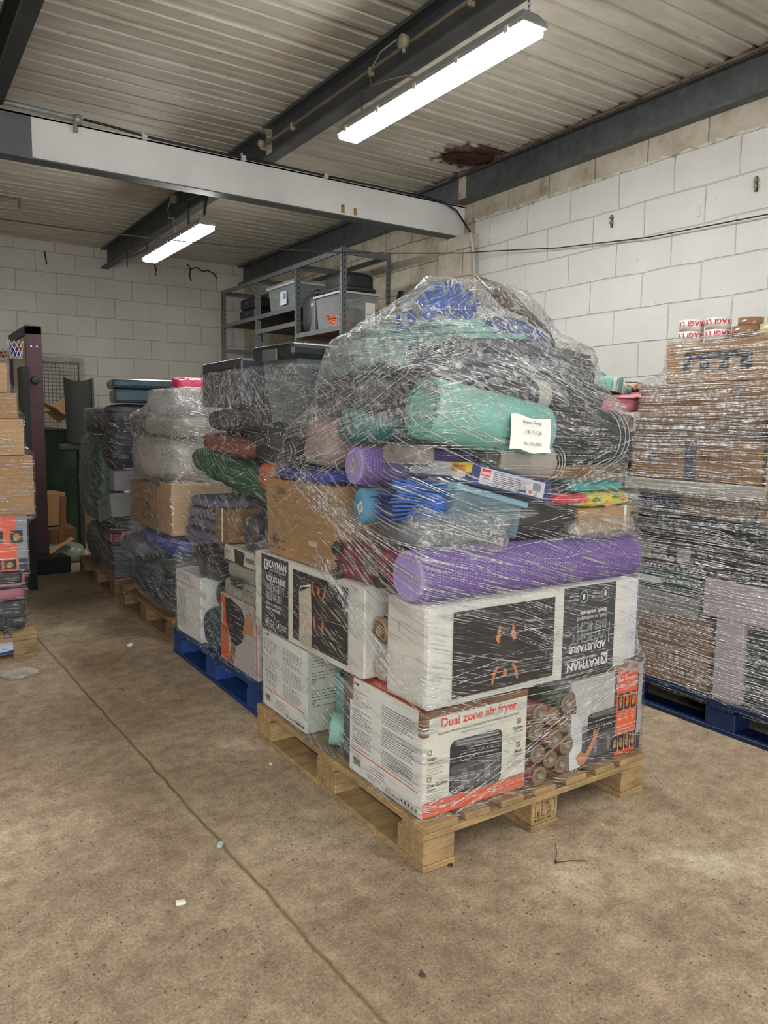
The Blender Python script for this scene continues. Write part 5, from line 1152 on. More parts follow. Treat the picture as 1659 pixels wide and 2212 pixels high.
# ================================================================== PILE 4: furthest pallet
P4 = pallet(1.42, 5.82, 1.20, .995, 'wooden pallet furthest down the aisle', m_pal2)
bag('green_sheet', 'dark green plastic sheet hanging down the furthest load', 'sheet', (1.55, 6.68, .5), (.26, .62, .70), M('2C4A36', .45, .3, 6, .3), seed=80, amp=.025)
bag('black_bag', 'black bag on top of the furthest load', 'bag', (1.66, 6.62, 1.21), (.42, .66, .22), BLK, seed=81, amp=.02)
bag('dark_clothes', 'dark clothing bundle under the teal storage box', 'bundle', (1.65, 6.05, .96), (.42, .40, .32), M('26262E', .7, .3, 8, .3), seed=82, amp=.02)
o, sx, sy, sz = carton('small_box', 'small grey lilac box in the furthest load', 1.45, 1.7, 5.86, 6.02, .80, .95, M('8E8894', .5, .05), tape=False)
o, sx, sy, sz = carton('tray_box', 'open pale box with writing on its side in the furthest load', 1.43, 1.75, 5.88, 6.30, .56, .74, M('8C8B85', .6, .06), (R(-12), 0, 0), tape=False); left(o, sx, sy, sz).text('Premium', .12, .11, .06, M('4A5A58', .6))
left(o, sx, sy, sz).quad(.06, .01, .26, .08, M('5E8790', .5), 'printed_panel')
o, sx, sy, sz = carton('pink_box', 'small magenta box low in the furthest load', 1.43, 1.62, 5.85, 6.1, .40, .48, M('8E2450', .5, .1), tape=False); left(o, sx, sy, sz).quad(.16, .01, .22, .07, M('B9B9C8', .5), 'label_sticker')
o, sx, sy, sz = carton('grey_box', 'tall dark grey box on the near corner of the furthest pallet', 1.43, 1.80, 5.84, 6.30, .145, .39, M('4A4B4C', .6, .1), tape=False); left(o, sx, sy, sz).quad(.25, .0, sy - .01, .05, M('A83A3A', .6), 'printed_panel')
bag('dark_bag', 'dark bag at the far bottom of the furthest load', 'bag', (1.68, 6.66, .145), (.48, .60, .34), BLK2, seed=84, amp=.02)
bag('black_bag', 'black bag filling the back of the furthest load', 'bag', (2.12, 6.4, .145), (.46, 1.1, 1.2), BLK, seed=85, amp=.02)
r = empty('storage_box', (1.70, 5.97, 1.455), (0, 0, R(-6)), 'dark teal lidded storage box on top of the furthest load', 'storage box')
TL = M('27434B', .35, .12, 6, coat=.3); obj('tub', boxbm(-.22, -.15, 0, .22, .15, .10, bevel=.02), TL, r); obj('lid', boxbm(-.235, -.165, .104, .235, .165, .175, bevel=.025), TL, r)
for k in range(6): obj('rib', boxbm(-.2 + k * .08, -.168, .115, -.19 + k * .08, -.164, .165), M('1C3238', .4), r)
bag('dark_clothes', 'dark bundle carrying the teal storage box', 'bundle', (1.65, 6.0, 1.295), (.42, .36, .15), M('2A2B33', .7, .3, 8, .3), seed=83, amp=.01) 
bag('pink_bag', 'bright pink bag lying at the top between the third and furthest loads', 'bag', (1.90, 5.42, 1.50), (.26, .20, .13), M('D24468', .4, .15, 8, .5, 40), seed=86, amp=.025, freq=9)
bag('clear_bags', 'clear plastic bag supporting the bright pink bag', 'bag', (1.90, 5.4, 1.38), (.3, .3, .12), CLB, seed=87, amp=.02)

# ================================================================== PILE 5: left edge
P5 = pallet(-.31, 4.57, 1.20, .995, 'pine pallet at the left edge with a small carton in its opening', m_pal)
PINK = M('B06A7E', .45, .1, 6)
for k in range(2):
    r = empty('suitcase', (.29, 5.0, .145 + .166 * k), (0, 0, 0), ['black suitcase at the bottom of the left pile', 'pink and black suitcase under the orange box of the left pile'][k], 'suitcase')
    obj('shell', boxbm(-.36, -.36, .002, .36, .36, .160, bevel=.035, seg=4), BLK2 if k == 0 else PINK, r); obj('zip_band', boxbm(-.363, -.363, .066, .363, .363, .092, bevel=.012), M('1B1B1D', .5), r)
    if k:
        for (xx, a, b) in ((.32, .10, .158), (.20, .012, .06)): obj('corner_guard', boxbm(xx - .14, -.366, a, xx + .02, -.34, b, bevel=.01), M('17181A', .4), r)
    else: obj('side_pocket', boxbm(-.2, -.366, .03, .25, -.355, .12, bevel=.005), M('2B2D31', .6), r)
o, sx, sy, sz = carton('air_fryer_box', 'orange air fryer box in the left pile with food pictures, a little tilted', .24, .66, 4.62, 5.02, .485, .80, GREYP, (0, R(0), R(2)), tape=False, group='air fryer boxes')
f = front(o, sx, sy, sz); f.quad(.004, .004, sx * .86, sz - .004, ORG); f.quad(sx * .86, .004, sx - .004, sz - .004, M('8C8F96', .5)); f.quad(sx * .88, .004, sx - .004, sz * .22, DK)
f.text('Drawers,', sx * .68, sz * .86, .03, W_, 'RIGHT', bold=.02); f.text('Options', sx * .68, sz * .76, .03, W_, 'RIGHT'); f.quad(.0, sz * .36, sx * .84, sz * .37, W_, 'printed_line'); f.quad(.0, sz * .22, sx * .86, sz * .23, W_, 'printed_line')
for k in range(4): f.poly(rrect(.03 + k * .1, sz * .5, .095 + k * .1, sz * .72, .006), DK2, 'printed_photo'); f.poly([(.062 + k * .1 + .018 * math.cos(t), sz * .6 + .022 * math.sin(t)) for t in [i * math.pi / 5 for i in range(10)]], FOOD, 'printed_food')
for k in range(5): f.quad(.005 + k * .072, sz * .04, .067 + k * .072, sz * .21, DK2, 'printed_photo'); f.poly([(.035 + k * .072 + .018 * math.cos(t), sz * .12 + .016 * math.sin(t)) for t in [i * math.pi / 5 for i in range(10)]], FOOD, 'printed_food')
for k, (x1, z0, z1, lb) in enumerate(((.70, .80, 1.125, 'largest brown box, lowest of the four cartons in the left pile'), (.665, 1.127, 1.322, 'brown box second from the bottom of the four left cartons'), (.64, 1.324, 1.462, 'brown box third of the four left cartons'), (.60, 1.464, 1.62, 'small brown box, topmost of the four left cartons'))):
    o, sx, sy, sz = carton('cardboard_box', lb, x1 - .60 + .08 * k, x1, 4.60, 5.2 - .05 * k, z0, z1, CARD3 if k % 2 else CARD, (0, 0, R(1 - k)), group='cartons of the left pile')
bag('net_bag', 'small clear bag of orange and white goods on top of the left pile', 'bag', (.50, 4.85, 1.622), (.16, .2, .13), M('C9A98A', .4, .4, 30, .5), seed=90, amp=.012)
o, sx, sy, sz = carton('small_carton', 'small white and blue carton inside the opening of the left pallet', .50, .62, 4.60, 4.85, .0, .1, M('C6C8D6', .5, .04), tape=False, bevel=.002)
o.location.x -= .04; o.location.z = .0225; f = front(o, sx, sy, sz); f.poly([(.002, .002), (sx - .002, .002), (sx - .002, .026), (.07, .018), (.002, .012)], M('2A3780', .5)); 
for k in range(3): f.poly([(.047 + k * .013 + .003 * math.cos(t), .032 + .003 * math.sin(t)) for t in [i * math.pi / 4 for i in range(8)]], M('2A3780', .5), 'printed_dot')
bag('film_scrap', 'scrap of thin clear plastic lying on the floor by the left pallet', 'plastic scrap', (.55, 4.25, .0), (.16, .13, .025), PLA, (0, 0, .4), seed=91, amp=.012, freq=20)

# ================================================================== PILE 6: right edge, and the load behind it
BL6 = M('0B2148', .5, .25, 10, .3, 50)
P6 = pallet(3.0, 1.28, 1.20, .995, 'dark blue pallet under the box load at the right edge', BL6, BL6)
LILA = M('B4A8AA', .55, .05, 8); CC = {}
def c6(nm, lb, y0, y1, z0, z1, m, x0=3.02, x1=3.5, **k):
    return carton(nm, lb, x0, x1, y0, y1, z0, z1, m, group='boxes of the right load', **k)
c6('cardboard_box', 'wide brown box low at the far end of the right load', 1.97, 2.45, .145, .46, CARD2)
c6('white_box', 'tall narrow pale lilac box upright at the foot of the right load', 1.80, 1.93, .145, .50, LILA, x0=3.01, tape=False)[0]
c6('dark_green_box', 'dark green box beside the tall lilac box of the right load', 1.60, 1.79, .145, .50, M('2F3A35', .6, .1), x0=3.03)
c6('cardboard_box', 'brown box right of the dark green one at the foot of the right load', 1.30, 1.58, .145, .50, CARD)
o, sx, sy, sz = c6('grey_carton', 'long pale grey box lying across the dark green one in the right load', 2.03, 2.45, .465, .565, M('8C8A84', .55), x0=3.01, tape=False)
o, sx, sy, sz = c6('teal_box', 'dark teal box with a white handle hole in the right load', 2.03, 2.45, .568, .665, M('1D4A44', .5, .1), x0=3.01, tape=False)
f = left(o, sx, sy, sz); f.poly([(.1, .03), (.2, .03), (.25, .045), (.2, .062), (.1, .06)], W_, 'printed_panel')
c6('lilac_box', 'large pale lilac box with creased flaps in the right load', 1.35, 2.00, .502, .668, LILA, x0=3.01, tape=False)
o, sx, sy, sz = c6('dark_box', 'dark flat box with a product photo and text in the right load', 1.75, 2.45, .67, .80, M('2A2422', .5, .2), x0=3.02, tape=False)
f = left(o, sx, sy, sz); f.quad(.06, .04, .16, .12, M('9A8C84', .5, .2), 'printed_photo'); f.para(.17, .11, .08, 6, W_, .012, .003, 50); f.quad(.3, .05, .37, .11, M('A79C92', .5), 'printed_panel'); f.poly([(.03, .06), (.06, .10), (.09, .07), (.07, .04)], SKIN, 'printed_photo')
c6('dark_box', 'plain black box right of the photo-printed one in the right load', 1.35, 1.74, .67, .80, M('26272A', .5, .1), x0=3.02, tape=False)
tag(obj('black_tube', lathe(bmesh.new(), [(0, 0), (.062, 0), (.066, .01), (.066, 1.1), (0, 1.11)], 32, 'y'), M('15181F', .3, .2, coat=.6), None, (3.085, 1.33, .868), smooth=True), 'long shiny black tube lying along the middle of the right load', 'tube')

o, sx, sy, sz = c6('cardboard_box', 'brown box with white lettering on a navy patch above the black tube', 1.80, 2.44, .937, 1.03, M('8A7258', .7, .12), x0=3.02)
f = left(o, sx, sy, sz); f.poly(rrect(.06, .015, .3, .08, .01), M('2C3350', .5), 'printed_panel'); f.text('esed', .1, .03, .04, M('B9BDCB', .5))
c6('cardboard_box', 'brown box right end above the black tube', 1.32, 1.78, .937, 1.06, CARD2)
c6('grey_carton', 'flat pale cream box in the middle of the right load', 1.75, 2.45, 1.033, 1.085, M('A8A496', .55), x0=3.0, tape=False)
o, sx, sy, sz = c6('luggage_box', 'brown carton marked LUGGAGE upside down in the right load', 1.78, 2.43, 1.088, 1.27, CARD2)
f = Face(o, (-sx / 2, sy / 2, 0), (0, -1, 0), (0, 0, 1), sy, sz, True); f.text('LUGGAGE', .37, .06, .042, M('3E2E1E', .7), bold=.02); f.text('HOME', .17, .06, .042, M('3E2E1E', .7))
f.quad(.30, .0, .36, sz, M('3A3A44', .5, .2), 'dark_tape')
c6('cardboard_box', 'plain brown carton right of the LUGGAGE one', 1.30, 1.76, 1.062, 1.33, CARD)
c6('navy_carton', 'brown carton with a dark corner, second row of the right load', 1.80, 2.42, 1.273, 1.36, M('6E5A44', .7, .15))
c6('cardboard_box', 'brown carton at the upper right of the right load', 1.30, 1.74, 1.333, 1.52, CARD2)
c6('cardboard_box', 'brown carton on the far side just below the handle-hole box', 1.76, 2.40, 1.363, 1.52, CARD2)
o, sx, sy, sz = c6('moving_box', 'brown box with three handle slots in a dark band, top of the right load', 1.75, 2.28, 1.523, 1.70, CARD, x0=3.04)
f = left(o, sx, sy, sz); f.poly(rrect(.09, .045, .42, .13, .02), M('2A2A2C', .6), 'printed_band')
for k in range(3): f.poly(rrect(.125 + k * .095, .05, .175 + k * .095, .10, .012), CARD, 'printed_slot')
f.text('7 8 9', .03, .14, .014, INK, rot=R(-90))
bag('red_bag', 'red and dark bundle at the upper right of the right load', 'bundle', (3.22, 1.50, 1.522), (.36, .36, .12), M('5A3A34', .6, .4, 8, .3), seed=92, amp=.02)
bag('black_bag', 'black bag topping the right load at the picture edge', 'bag', (3.20, 1.50, 1.64), (.3, .36, .10), BLK, seed=93, amp=.02)
def tape_roll(x, y, z, m_, lb, txt=None, tilt=0, r=.052, h=.05):
    o = obj('tape_roll', lathe(bmesh.new(), [(.036, 0), (r, 0), (r, h), (.036, h), (.036, 0)], 40), m_, None, (x, y, z), (0, R(tilt), 0), True); tag(o, lb, 'tape roll', 'tape rolls on the right load')
    for p in o.data.polygons: p.use_smooth = abs(p.normal.z) < .5
    obj('cardboard_core', lathe(bmesh.new(), [(.033, .001), (.0362, .001), (.0362, h - .001), (.033, h - .001), (.033, .001)], 30), M('8E6E4C', .7), o)
    if txt:
        for a0 in range(2):
            s_ = txt; n_ = len(s_)
            for i, ch in enumerate(s_):
                a = R(285 - a0 * 180) - i * .40
                cu = bpy.data.curves.new('lettering', 'FONT'); cu.body = ch; cu.size = .029; cu.offset = .0008; tmp = bpy.data.objects.new('tmp', cu); me = bpy.data.meshes.new_from_object(tmp); bpy.data.objects.remove(tmp); bpy.data.curves.remove(cu)
                me.materials.clear(); me.materials.append(M('C8283C', .4)); t = bpy.data.objects.new('lettering', me); COL.objects.link(t); t.parent = o
                N_ = Vector((math.cos(a), math.sin(a), 0)); U = Vector((-math.sin(a), math.cos(a), 0)); V = Vector((0, 0, 1)); U, V = -U, -V
                t.location = N_ * (r + .0012) + Vector((0, 0, h * .82)) - U * .01
                t.rotation_euler = Matrix((U, V, N_)).transposed().to_euler()
TW = M('D9D2CC', .3, .05); TBR = M('8A6A50', .25, .1); TYE = M('C9BC84', .25, .1)
TR = [(3.10, 2.20, 1.702, TW, 'white tape roll printed FRAGILE, lower layer at the far end', 'FRAGILE'), (3.12, 2.08, 1.702, TW, 'white tape roll printed FRAGILE, lower layer next to the brown tape', 'FRAGILE'),
      (3.10, 2.20, 1.753, TW, 'white tape roll printed FRAGILE, upper layer at the far end', 'FRAGILE'), (3.12, 2.08, 1.753, TW, 'white tape roll printed FRAGILE, upper layer, second from the far end', 'FRAGILE'),
      (3.22, 1.99, 1.753, TBR, 'glossy brown tape roll behind the printed ones', None), (3.10, 1.94, 1.702, TBR, 'glossy brown tape roll in the lower layer', None), (3.22, 1.99, 1.702, TBR, 'brown tape roll underneath another brown one', None),
      (3.24, 1.87, 1.753, TYE, 'pale yellow tape roll next to the brown one, upper layer', None), (3.24, 1.87, 1.702, TYE, 'pale yellow tape roll next to the brown one, lower layer', None), (3.11, 1.82, 1.702, TYE, 'pale yellow tape roll nearest the right picture edge', None)]
for (x, y, z, m_, lb, tx) in TR: tape_roll(x, y, z, m_, lb, tx)
# goods on the load behind (seen between the two piles)
carton('cardboard_box', 'tall brown box stack end seen between the big pile and the right load', 3.02, 3.9, 2.56, 3.4, 0, 1.30, CARD2)
bag('pink_tray_lower', 'pink plastic tray end sticking out low beside the right load', 'tray', (3.12, 2.75, 1.302), (.34, .30, .09), M('D98A94', .4, .05), seed=95, amp=.004)
o = tag(obj('pink_tray', boxbm(-.22, -.24, 0, .22, .24, .075, bevel=.03, seg=4), M('DE8E98', .4, .05), None, (3.30, 2.78, 1.42), (R(3), R(-4), R(8))), 'pink plastic tray lying between the big pile and the right load', 'tray')
obj('tray_rim', boxbm(-.235, -.255, .070, .235, .255, .082, bevel=.005), M('E39AA4', .4), o)
r = None
STR = M('6FA79A', .7, .1, 12)
bm = bmesh.new()
for k in range(13):
    a = R(-20 + k * 10); x0 = k * .022
    bbox(bm, x0, -.10 + .01 * math.sin(k), .0, x0 + .014, .12, .03 + .045 * abs(math.sin(k * .25 + .5)))
tag(obj('folded_stripes', bm, STR, None, (3.02, 2.70, 1.515), (R(6), R(4), R(20))), 'mint and white striped folded fabric on the pink tray', 'fabric')
obj('white_stripes', (lambda b: ([bbox(b, k * .022 + .015, -.10, 0, k * .022 + .021, .12, .032 + .045 * abs(math.sin(k * .25 + .5))) for k in range(13)], b)[1])(bmesh.new()), M('DDDCD4', .7), COL.objects['folded_stripes'])
bm = bmesh.new()
for k in range(7): tube(bm, [(k * .03, .0 + .012 * math.sin(i * 1.1 + k), .01 + .022 * abs(math.sin(i * .7 + k))) if False else (k * .03 + .016 * math.sin(i * .9), -.08 + i * .02, .015 + .02 * abs(math.sin(i * .6 + k))) for i in range(9)], .009, 7)
tag(obj('glove_bundle', bm, M('C3AC98', .8, .15), None, (3.28, 2.74, 1.512), (0, 0, R(25)), True), 'bundle of beige edged gloves lying on the pink tray', 'gloves')
bag('black_strap', 'black folded strap at the right end of the pink tray', 'strap', (3.50, 2.86, 1.50), (.16, .14, .07), M('1E2024', .6, .3), seed=96, amp=.012)
o = mat_roll('mint_roll', 'small striped mint roll with a white lip beside the folded fabric', 'roll', (3.08, 2.82, 1.60), (1, 0, -.25), .045, .15, M('5E9C8E', .6, .2, 20), W_, 3)

# ================================================================== SHELVING
SH = M('6C6F71', .4, .12, 8, .08, 60, metal=.3); SHD = M('4B4540', .8, .15, 6)
r = empty('shelving_unit', (3.40, 5.87, 0), label='grey steel boltless shelving unit along the bare block wall', cat='shelving unit')
ys = [0, .86, 1.78, 2.75]; D_ = .50; HT = 2.83
for i, yy in enumerate(ys):
    for xx in (0, D_):
        bm = bmesh.new(); s_ = 1 if xx == 0 else -1
        bbox(bm, xx, yy, 0, xx + s_ * .045, yy + .003, HT); bbox(bm, xx, yy, 0, xx + s_ * .003, yy + .045, HT)
        up = obj('upright', bm, SH, r)
        hb = bmesh.new()
        for k in range(52):
            z = .1 + k * .052; bbox(hb, xx + s_ * .016, yy - .0008, z, xx + s_ * .028, yy + .0, z + .018); bbox(hb, xx - s_ * .0008, yy + .018, z + .02, xx, yy + .028, z + .036)
        obj('slots', hb, M('1C1D1E', .7), up)
    for z in (HT - .06, 2.12, 1.1): obj('cross_bar', boxbm(.003, yy + .003, z, D_ - .003, yy + .02, z + .05), SH, r)
def shelf(i, z, deck=True):
    for xx in (-.002, D_ - .016): obj('shelf_beam', boxbm(xx, ys[i] + .02, z, xx + .018, ys[i + 1] + .02, z + .042), SH, r)
    if deck: obj('shelf_deck', boxbm(.017, ys[i] + .01, z + .02, D_ - .017, ys[i + 1] + .03, z + .036), SHD, r)
for i in range(3): shelf(i, HT - .05, False)
SZ = [2.04, 2.36, 2.36]; 
shelf(0, 2.13); shelf(1, 2.40); shelf(1, 2.25); shelf(2, 2.40)
for i in range(3): shelf(i, 1.3); shelf(i, .5)
# near-end bay contents (on shelf z=2.076)
m_tote = M('9EA3A3', .2, .1, 12, .1, alpha=.5, spec=.7)
def tote(name, lb, x0, x1, y0, y1, z0, h, lid=None, mat_=None):
    r = empty(name, ((x0 + x1) / 2, (y0 + y1) / 2, z0), label=lb, cat='storage box'); a, b = (x1 - x0) / 2, (y1 - y0) / 2
    bm = bmesh.new(); q0 = [bm.verts.new(p) for p in ((-a * .9, -b * .9, 0), (a * .9, -b * .9, 0), (a * .9, b * .9, 0), (-a * .9, b * .9, 0))]; q1 = [bm.verts.new(p) for p in ((-a, -b, h), (a, -b, h), (a, b, h), (-a, b, h))]
    bm.faces.new(q0[::-1])
    for k in range(4): bm.faces.new((q0[k], q0[(k + 1) % 4], q1[(k + 1) % 4], q1[k]))
    obj('tub', bm, mat_ or m_tote, r)
    bm = bmesh.new(); e = .02
    bbox(bm, -a - e, -b - e, h - .012, a + e, -b, h + .006); bbox(bm, -a - e, b, h - .012, a + e, b + e, h + .006); bbox(bm, -a - e, -b, h - .012, -a, b, h + .006); bbox(bm, a, -b, h - .012, a + e, b, h + .006)
    obj('rim', bm, M('B5B9B8', .3, .05), r)
    if lid: obj('lid', boxbm(-a - .022, -b - .022, h + .0065, a + .022, b + .022, h + .028, bevel=.008), lid, r)
    return r
t = tote('storage_box', 'clear storage box of orange cable on the near end shelf', 3.43, 3.80, 5.93, 6.40, 2.167, .30)
f = Face(t, (-.185, -.236, 0), (1, 0, 0), (0, 0, 1), .37, .30); f.quad(.245, .04, .345, .225, W_, 'paper_label'); f.text('AIRPORCH', .25, .12, .016, INK); f.quad(.272, .075, .315, .079, INK, 'printed_line'); f.quad(.28, .165, .305, .168, INK, 'printed_line')
bm = bmesh.new(); rd = random.Random(9)
for k in range(9): tube(bm, [(.07 * math.cos(a) * (1 + .1 * k % 2) + rd.uniform(-.01, .01), .09 * math.sin(a), .02 + k * .010 + .008 * math.sin(2 * a + k)) for a in [2 * math.pi * i / 18 for i in range(19)]], .007, 6)
tag(obj('cable_coil', bm, M('E0602A', .5, .2, 20), None, (3.53, 6.12, 2.17), smooth=True), 'orange coiled cable seen through the clear storage box', 'cable')
bag('black_case', 'black case inside the clear box of orange cable', 'case', (3.68, 6.2, 2.17), (.12, .3, .2), BLK, seed=97, amp=.006)
bag('black_bag', 'round black bag lying on the clear box of the near shelf', 'bag', (3.62, 6.12, 2.482), (.34, .42, .17), BLK, seed=98, amp=.01)
bag('black_bag', 'flat black bag under the round one on the near shelf', 'bag', (3.62, 6.14, 2.475), (.40, .48, .05), BLK2, seed=99, amp=.006)
o = tag(obj('tall_black_bag', blobbm(.36, .22, .36, e=.4, amp=.012, seed=100), M('26282B', .6, .2, 8, .2), None, (3.60, 6.57, 2.167), smooth=True), 'tall dark grey bag with a loop handle on the near shelf', 'bag')
obj('loop_handle', tube(bmesh.new(), [(-.12, .0, .35), (-.11, .0, .39), (-.05, 0, .405), (.0, 0, .39), (.02, 0, .355)], .006, 8), BLK, o, smooth=True)
o = tag(obj('grey_file_box', boxbm(-.1, -.05, 0, .1, .05, .29, bevel=.01), M('5A5C60', .5, .08), None, (3.53, 6.465 + .005, 2.167)), 'grey upright file case with a cut-out handle on the near shelf', 'case')
obj('handle_hole', boxbm(-.1015, -.02, .235, -.0985, .02, .262), M('B8B8CC', .5), o)
t = tote('storage_box', 'clear lidded storage box with dark teal goods on the middle shelf bay', 3.44, 3.80, 6.85, 7.45, 2.437, .24, M('9A9E9E', .3, .1, alpha=.8))
f = Face(t, (-.19, .3, 0), (0, -1, 0), (0, 0, 1), .6, .24); f.quad(.3, .05, .44, .18, M('C9D0CF', .5), 'paper_label'); f.poly([(.40 + .03 * math.cos(a), .13 + .03 * math.sin(a)) for a in [i * math.pi / 8 for i in range(16)]], M('2F4FA0', .5), 'printed_logo'); f.text('FP', .383, .12, .028, W_)
bag('teal_goods', 'dark teal goods seen through the lidded storage box', 'bundle', (3.62, 7.15, 2.44), (.28, .46, .19), M('35505E', .6, .3), seed=101, amp=.01)
for k in range(2):
    o = tag(obj('black_case', boxbm(-.14, -.2, 0, .14, .2, .115, bevel=.025, seg=3), M('1C1C20', .45, .2), None, (3.58, 8.02 - .02 * k, 2.437 + .117 * k)), ['lower of two black cases in the furthest shelf bay', 'upper of two black cases in the furthest shelf bay'][k], 'case', 'black cases on the far shelf'); obj('latch', boxbm(-.144, -.03, .045, -.139, .03, .075), M('3A3A3E', .3), o)
o = tag(obj('orange_jacket', blobbm(.3, .42, .14, e=.7, amp=.03, freq=9, seed=102), M('F0641E', .55, .15, 8, .3), None, (3.58, 6.88, 1.87), smooth=True), 'bright orange bag slumped on the shelving below the file case', 'bag')
obj('orange_strap', tube(bmesh.new(), [(-.1, .1, .11), (-.13, .05, .19), (-.12, -.04, .19), (-.1, -.08, .11)], .012, 8), M('F0641E', .5), o, smooth=True)
carton('cardboard_box', 'box carrying the orange bag on the lower shelf', 3.45, 3.85, 6.7, 7.1, 1.345, 1.868, CARD2)
bag('red_cord_heap', 'red and black tangled cord on the shelf behind the crate lid', 'cord', (3.6, 6.25, 1.345), (.36, .5, .50), M('A8362A', .6, .6, 30, .6), seed=103, amp=.02)
bag('olive_bag', 'olive green duffel bag on the lower shelf near the back wall', 'bag', (3.6, 7.95, 1.345), (.36, .7, .42), M('5B5640', .75, .15, 8, .2), seed=104, amp=.015)
o = tag(obj('ratchet_strap', boxbm(-.01, -.035, 0, .01, .035, .30, bevel=.005), BLK, None, (3.92, 5.855, 2.22), (R(4), R(14), 0)), 'black strap hanging from the near right upright of the shelving', 'strap')

# ================================================================== FAR LEFT: games table on end, wire panel, chair, junk
MAH = M('3A1A22', .4, .25, 10); 
r = empty('games_table', (1.16, 7.3, 0), (0, R(0), R(0)), 'mahogany pool table standing on end by the back wall', 'games table')
obj('side_rail', boxbm(-.065, 0, .03, .065, .03, 2.12, bevel=.004), MAH, r); obj('bed', boxbm(-.04, .03, .08, .06, .95, 2.05), M('C8C2B2', .7, .05), r); obj('far_rail', boxbm(-.065, .95, .03, .065, .98, 2.12, bevel=.004), MAH, r)
obj('top_end', boxbm(-.065, 0, 2.05, .065, .98, 2.125, bevel=.004), M('1E1216', .5), r); obj('end_frame', boxbm(-.066, .03, .03, .065, .95, .08), MAH, r)
obj('knob', lathe(bmesh.new(), [(.0, -.03), (.03, -.028), (.036, -.02), (.036, 0)], 8, 'y'), M('101012', .4), r, (.0, 0, 1.66))
for x in (-.02, .025): obj('bolt', lathe(bmesh.new(), [(0, -.004), (.007, -.003), (.008, 0)], 10, 'y'), M('D5D5D0', .3), r, (x, 0, 1.95))
def net(c, m1, m2):
    bm = bmesh.new()
    for k in range(10):
        a = 2 * math.pi * k / 10
        for s in (1, -1): tube(bm, [(c[0] + (.065 - .02 * t) * math.cos(a + s * t * 1.2), c[1] + (.065 - .02 * t) * math.sin(a + s * t * 1.2), c[2] + .06 - .15 * t) for t in [i / 6 for i in range(7)]], .0025, 4)
    n_ = obj('pocket_net', bm, M('D8D3CB', .7), r)
    for j, (dx, dy, dz, mm) in enumerate(((0, 0, -.04, m1), (.02, .015, .01, m2), (-.02, -.01, .0, m1))): obj('ball', lathe(bmesh.new(), [(.028 * math.sin(a), -.028 * math.cos(a)) for a in [math.pi * i / 10 for i in range(11)]], 16), mm, n_, (c[0] + dx, c[1] + dy, c[2] + dz), smooth=True)
net((-.135, .05, 1.93), M('25408F', .3), M('B03030', .3)); net((-.135, .9, 1.93), M('B8303A', .3), M('D89A3A', .3))
tag(obj('black_board', boxbm(0, 0, 0, .05, .25, 1.72), M('1B1B1E', .6, .15), None, (.93, 6.4, 0), (0, R(0), 0)), 'dark upright panel between the left pile and the pool table', 'panel')
r = empty('wire_mesh_screen', (1.83, 9.82, 1.20), (0, 0, 0), 'white framed wire mesh panel leaning on the back wall', 'wire panel')
FR = M('A3A19C', .6, .2, 15)
for a in ((-.52, -.02, .80, .28, .02, .86), (.22, -.02, 0, .28, .02, .80), (-.52, -.02, 0, -.46, .02, .8), (-.46, -.02, -.02, .22, .02, .03)): obj('frame_bar', boxbm(*a, bevel=.004), FR, r)
bm = bmesh.new()
for k in range(17): tube(bm, [(-.46 + .042 * k, 0, .03), (-.46 + .042 * k, 0, .8)], .0028, 5)
for k in range(18): tube(bm, [(-.46, .004, .05 + .043 * k), (.22, .004, .05 + .043 * k)], .0028, 5)
obj('wire_grid', bm, M('4E4C48', .5, .3), r)
carton('cardboard_box', 'brown box under the wire panel by the back wall', 1.45, 2.1, 9.1, 9.7, 0, 1.19, CARD2)
r = empty('chair_back', (1.66, 8.0, 1.12), (0, 0, R(-10)), 'dark mesh chair back showing above the furthest load', 'chair')
bm = bmesh.new(); pr = None
for i in range(9):
    x = -.13 + .26 * i / 8; c = .05 * (abs(x) / .13) ** 2; q = [bm.verts.new(p) for p in ((x * .9, c, .0), (x * .9, c + .02, .0), (x, c + .02, .58 + .4 * (x / .13) ** 2 * .1), (x, c, .58 + .4 * (x / .13) ** 2 * .1))]
    if pr:
        for k in range(4): bm.faces.new((pr[k], pr[(k + 1) % 4], q[(k + 1) % 4], q[k]))
    else: bm.faces.new(q)
    pr = q
bm.faces.new(pr[::-1]); obj('mesh_back', bm, M('1F2421', .8, .3, 60, .6, 120), r, smooth=False); obj('side_rail', boxbm(.12, .03, .0, .145, .07, .62, bevel=.006), M('17181A', .5), r)
obj('seat', boxbm(-.2, .05, -.10, .2, .45, -.03, bevel=.02), BLK, r); obj('gas_post', tube(bmesh.new(), [(0, .25, -1.12), (0, .25, -.1)], .03, 10), BLK, r)
JC = [CARD2, M('7C5C3A', .8, .15), M('8E6C44', .8, .12)]
def scrap(lb, loc, rot, s, m_, cat='cardboard'):
    bm = bmesh.new(); bbox(bm, -s[0] / 2, -s[1] / 2, 0, s[0] / 2, s[1] / 2, .006)
    bmesh.ops.subdivide_edges(bm, edges=bm.edges, cuts=5, use_grid_fill=True)
    for v in bm.verts: v.co.z += .10 * (v.co.x / s[0]) ** 2 * s[0] + mn.noise(v.co * 8) * .02
    return tag(obj('cardboard_scrap', bm, m_, None, loc, rot), lb, cat)
carton('open_box', 'open brown box near the floor at the end of the aisle', 1.25, 1.47, 7.9, 8.25, .30, .62, CARD2, (0, 0, R(8)), tape=False)
carton('cardboard_box', 'dark brown crate under the open box at the end of the aisle', 1.245, 1.55, 7.75, 8.3, 0, .29, M('5A4028', .8), tape=False)
tag(obj('green_cabinet', boxbm(-.2, -.2, 0, .2, .2, 1.22, bevel=.006), M('1D3424', .6, .2), None, (1.62, 8.88, 0)), 'dark green cabinet at the end of the aisle behind the furthest pallet', 'cabinet')
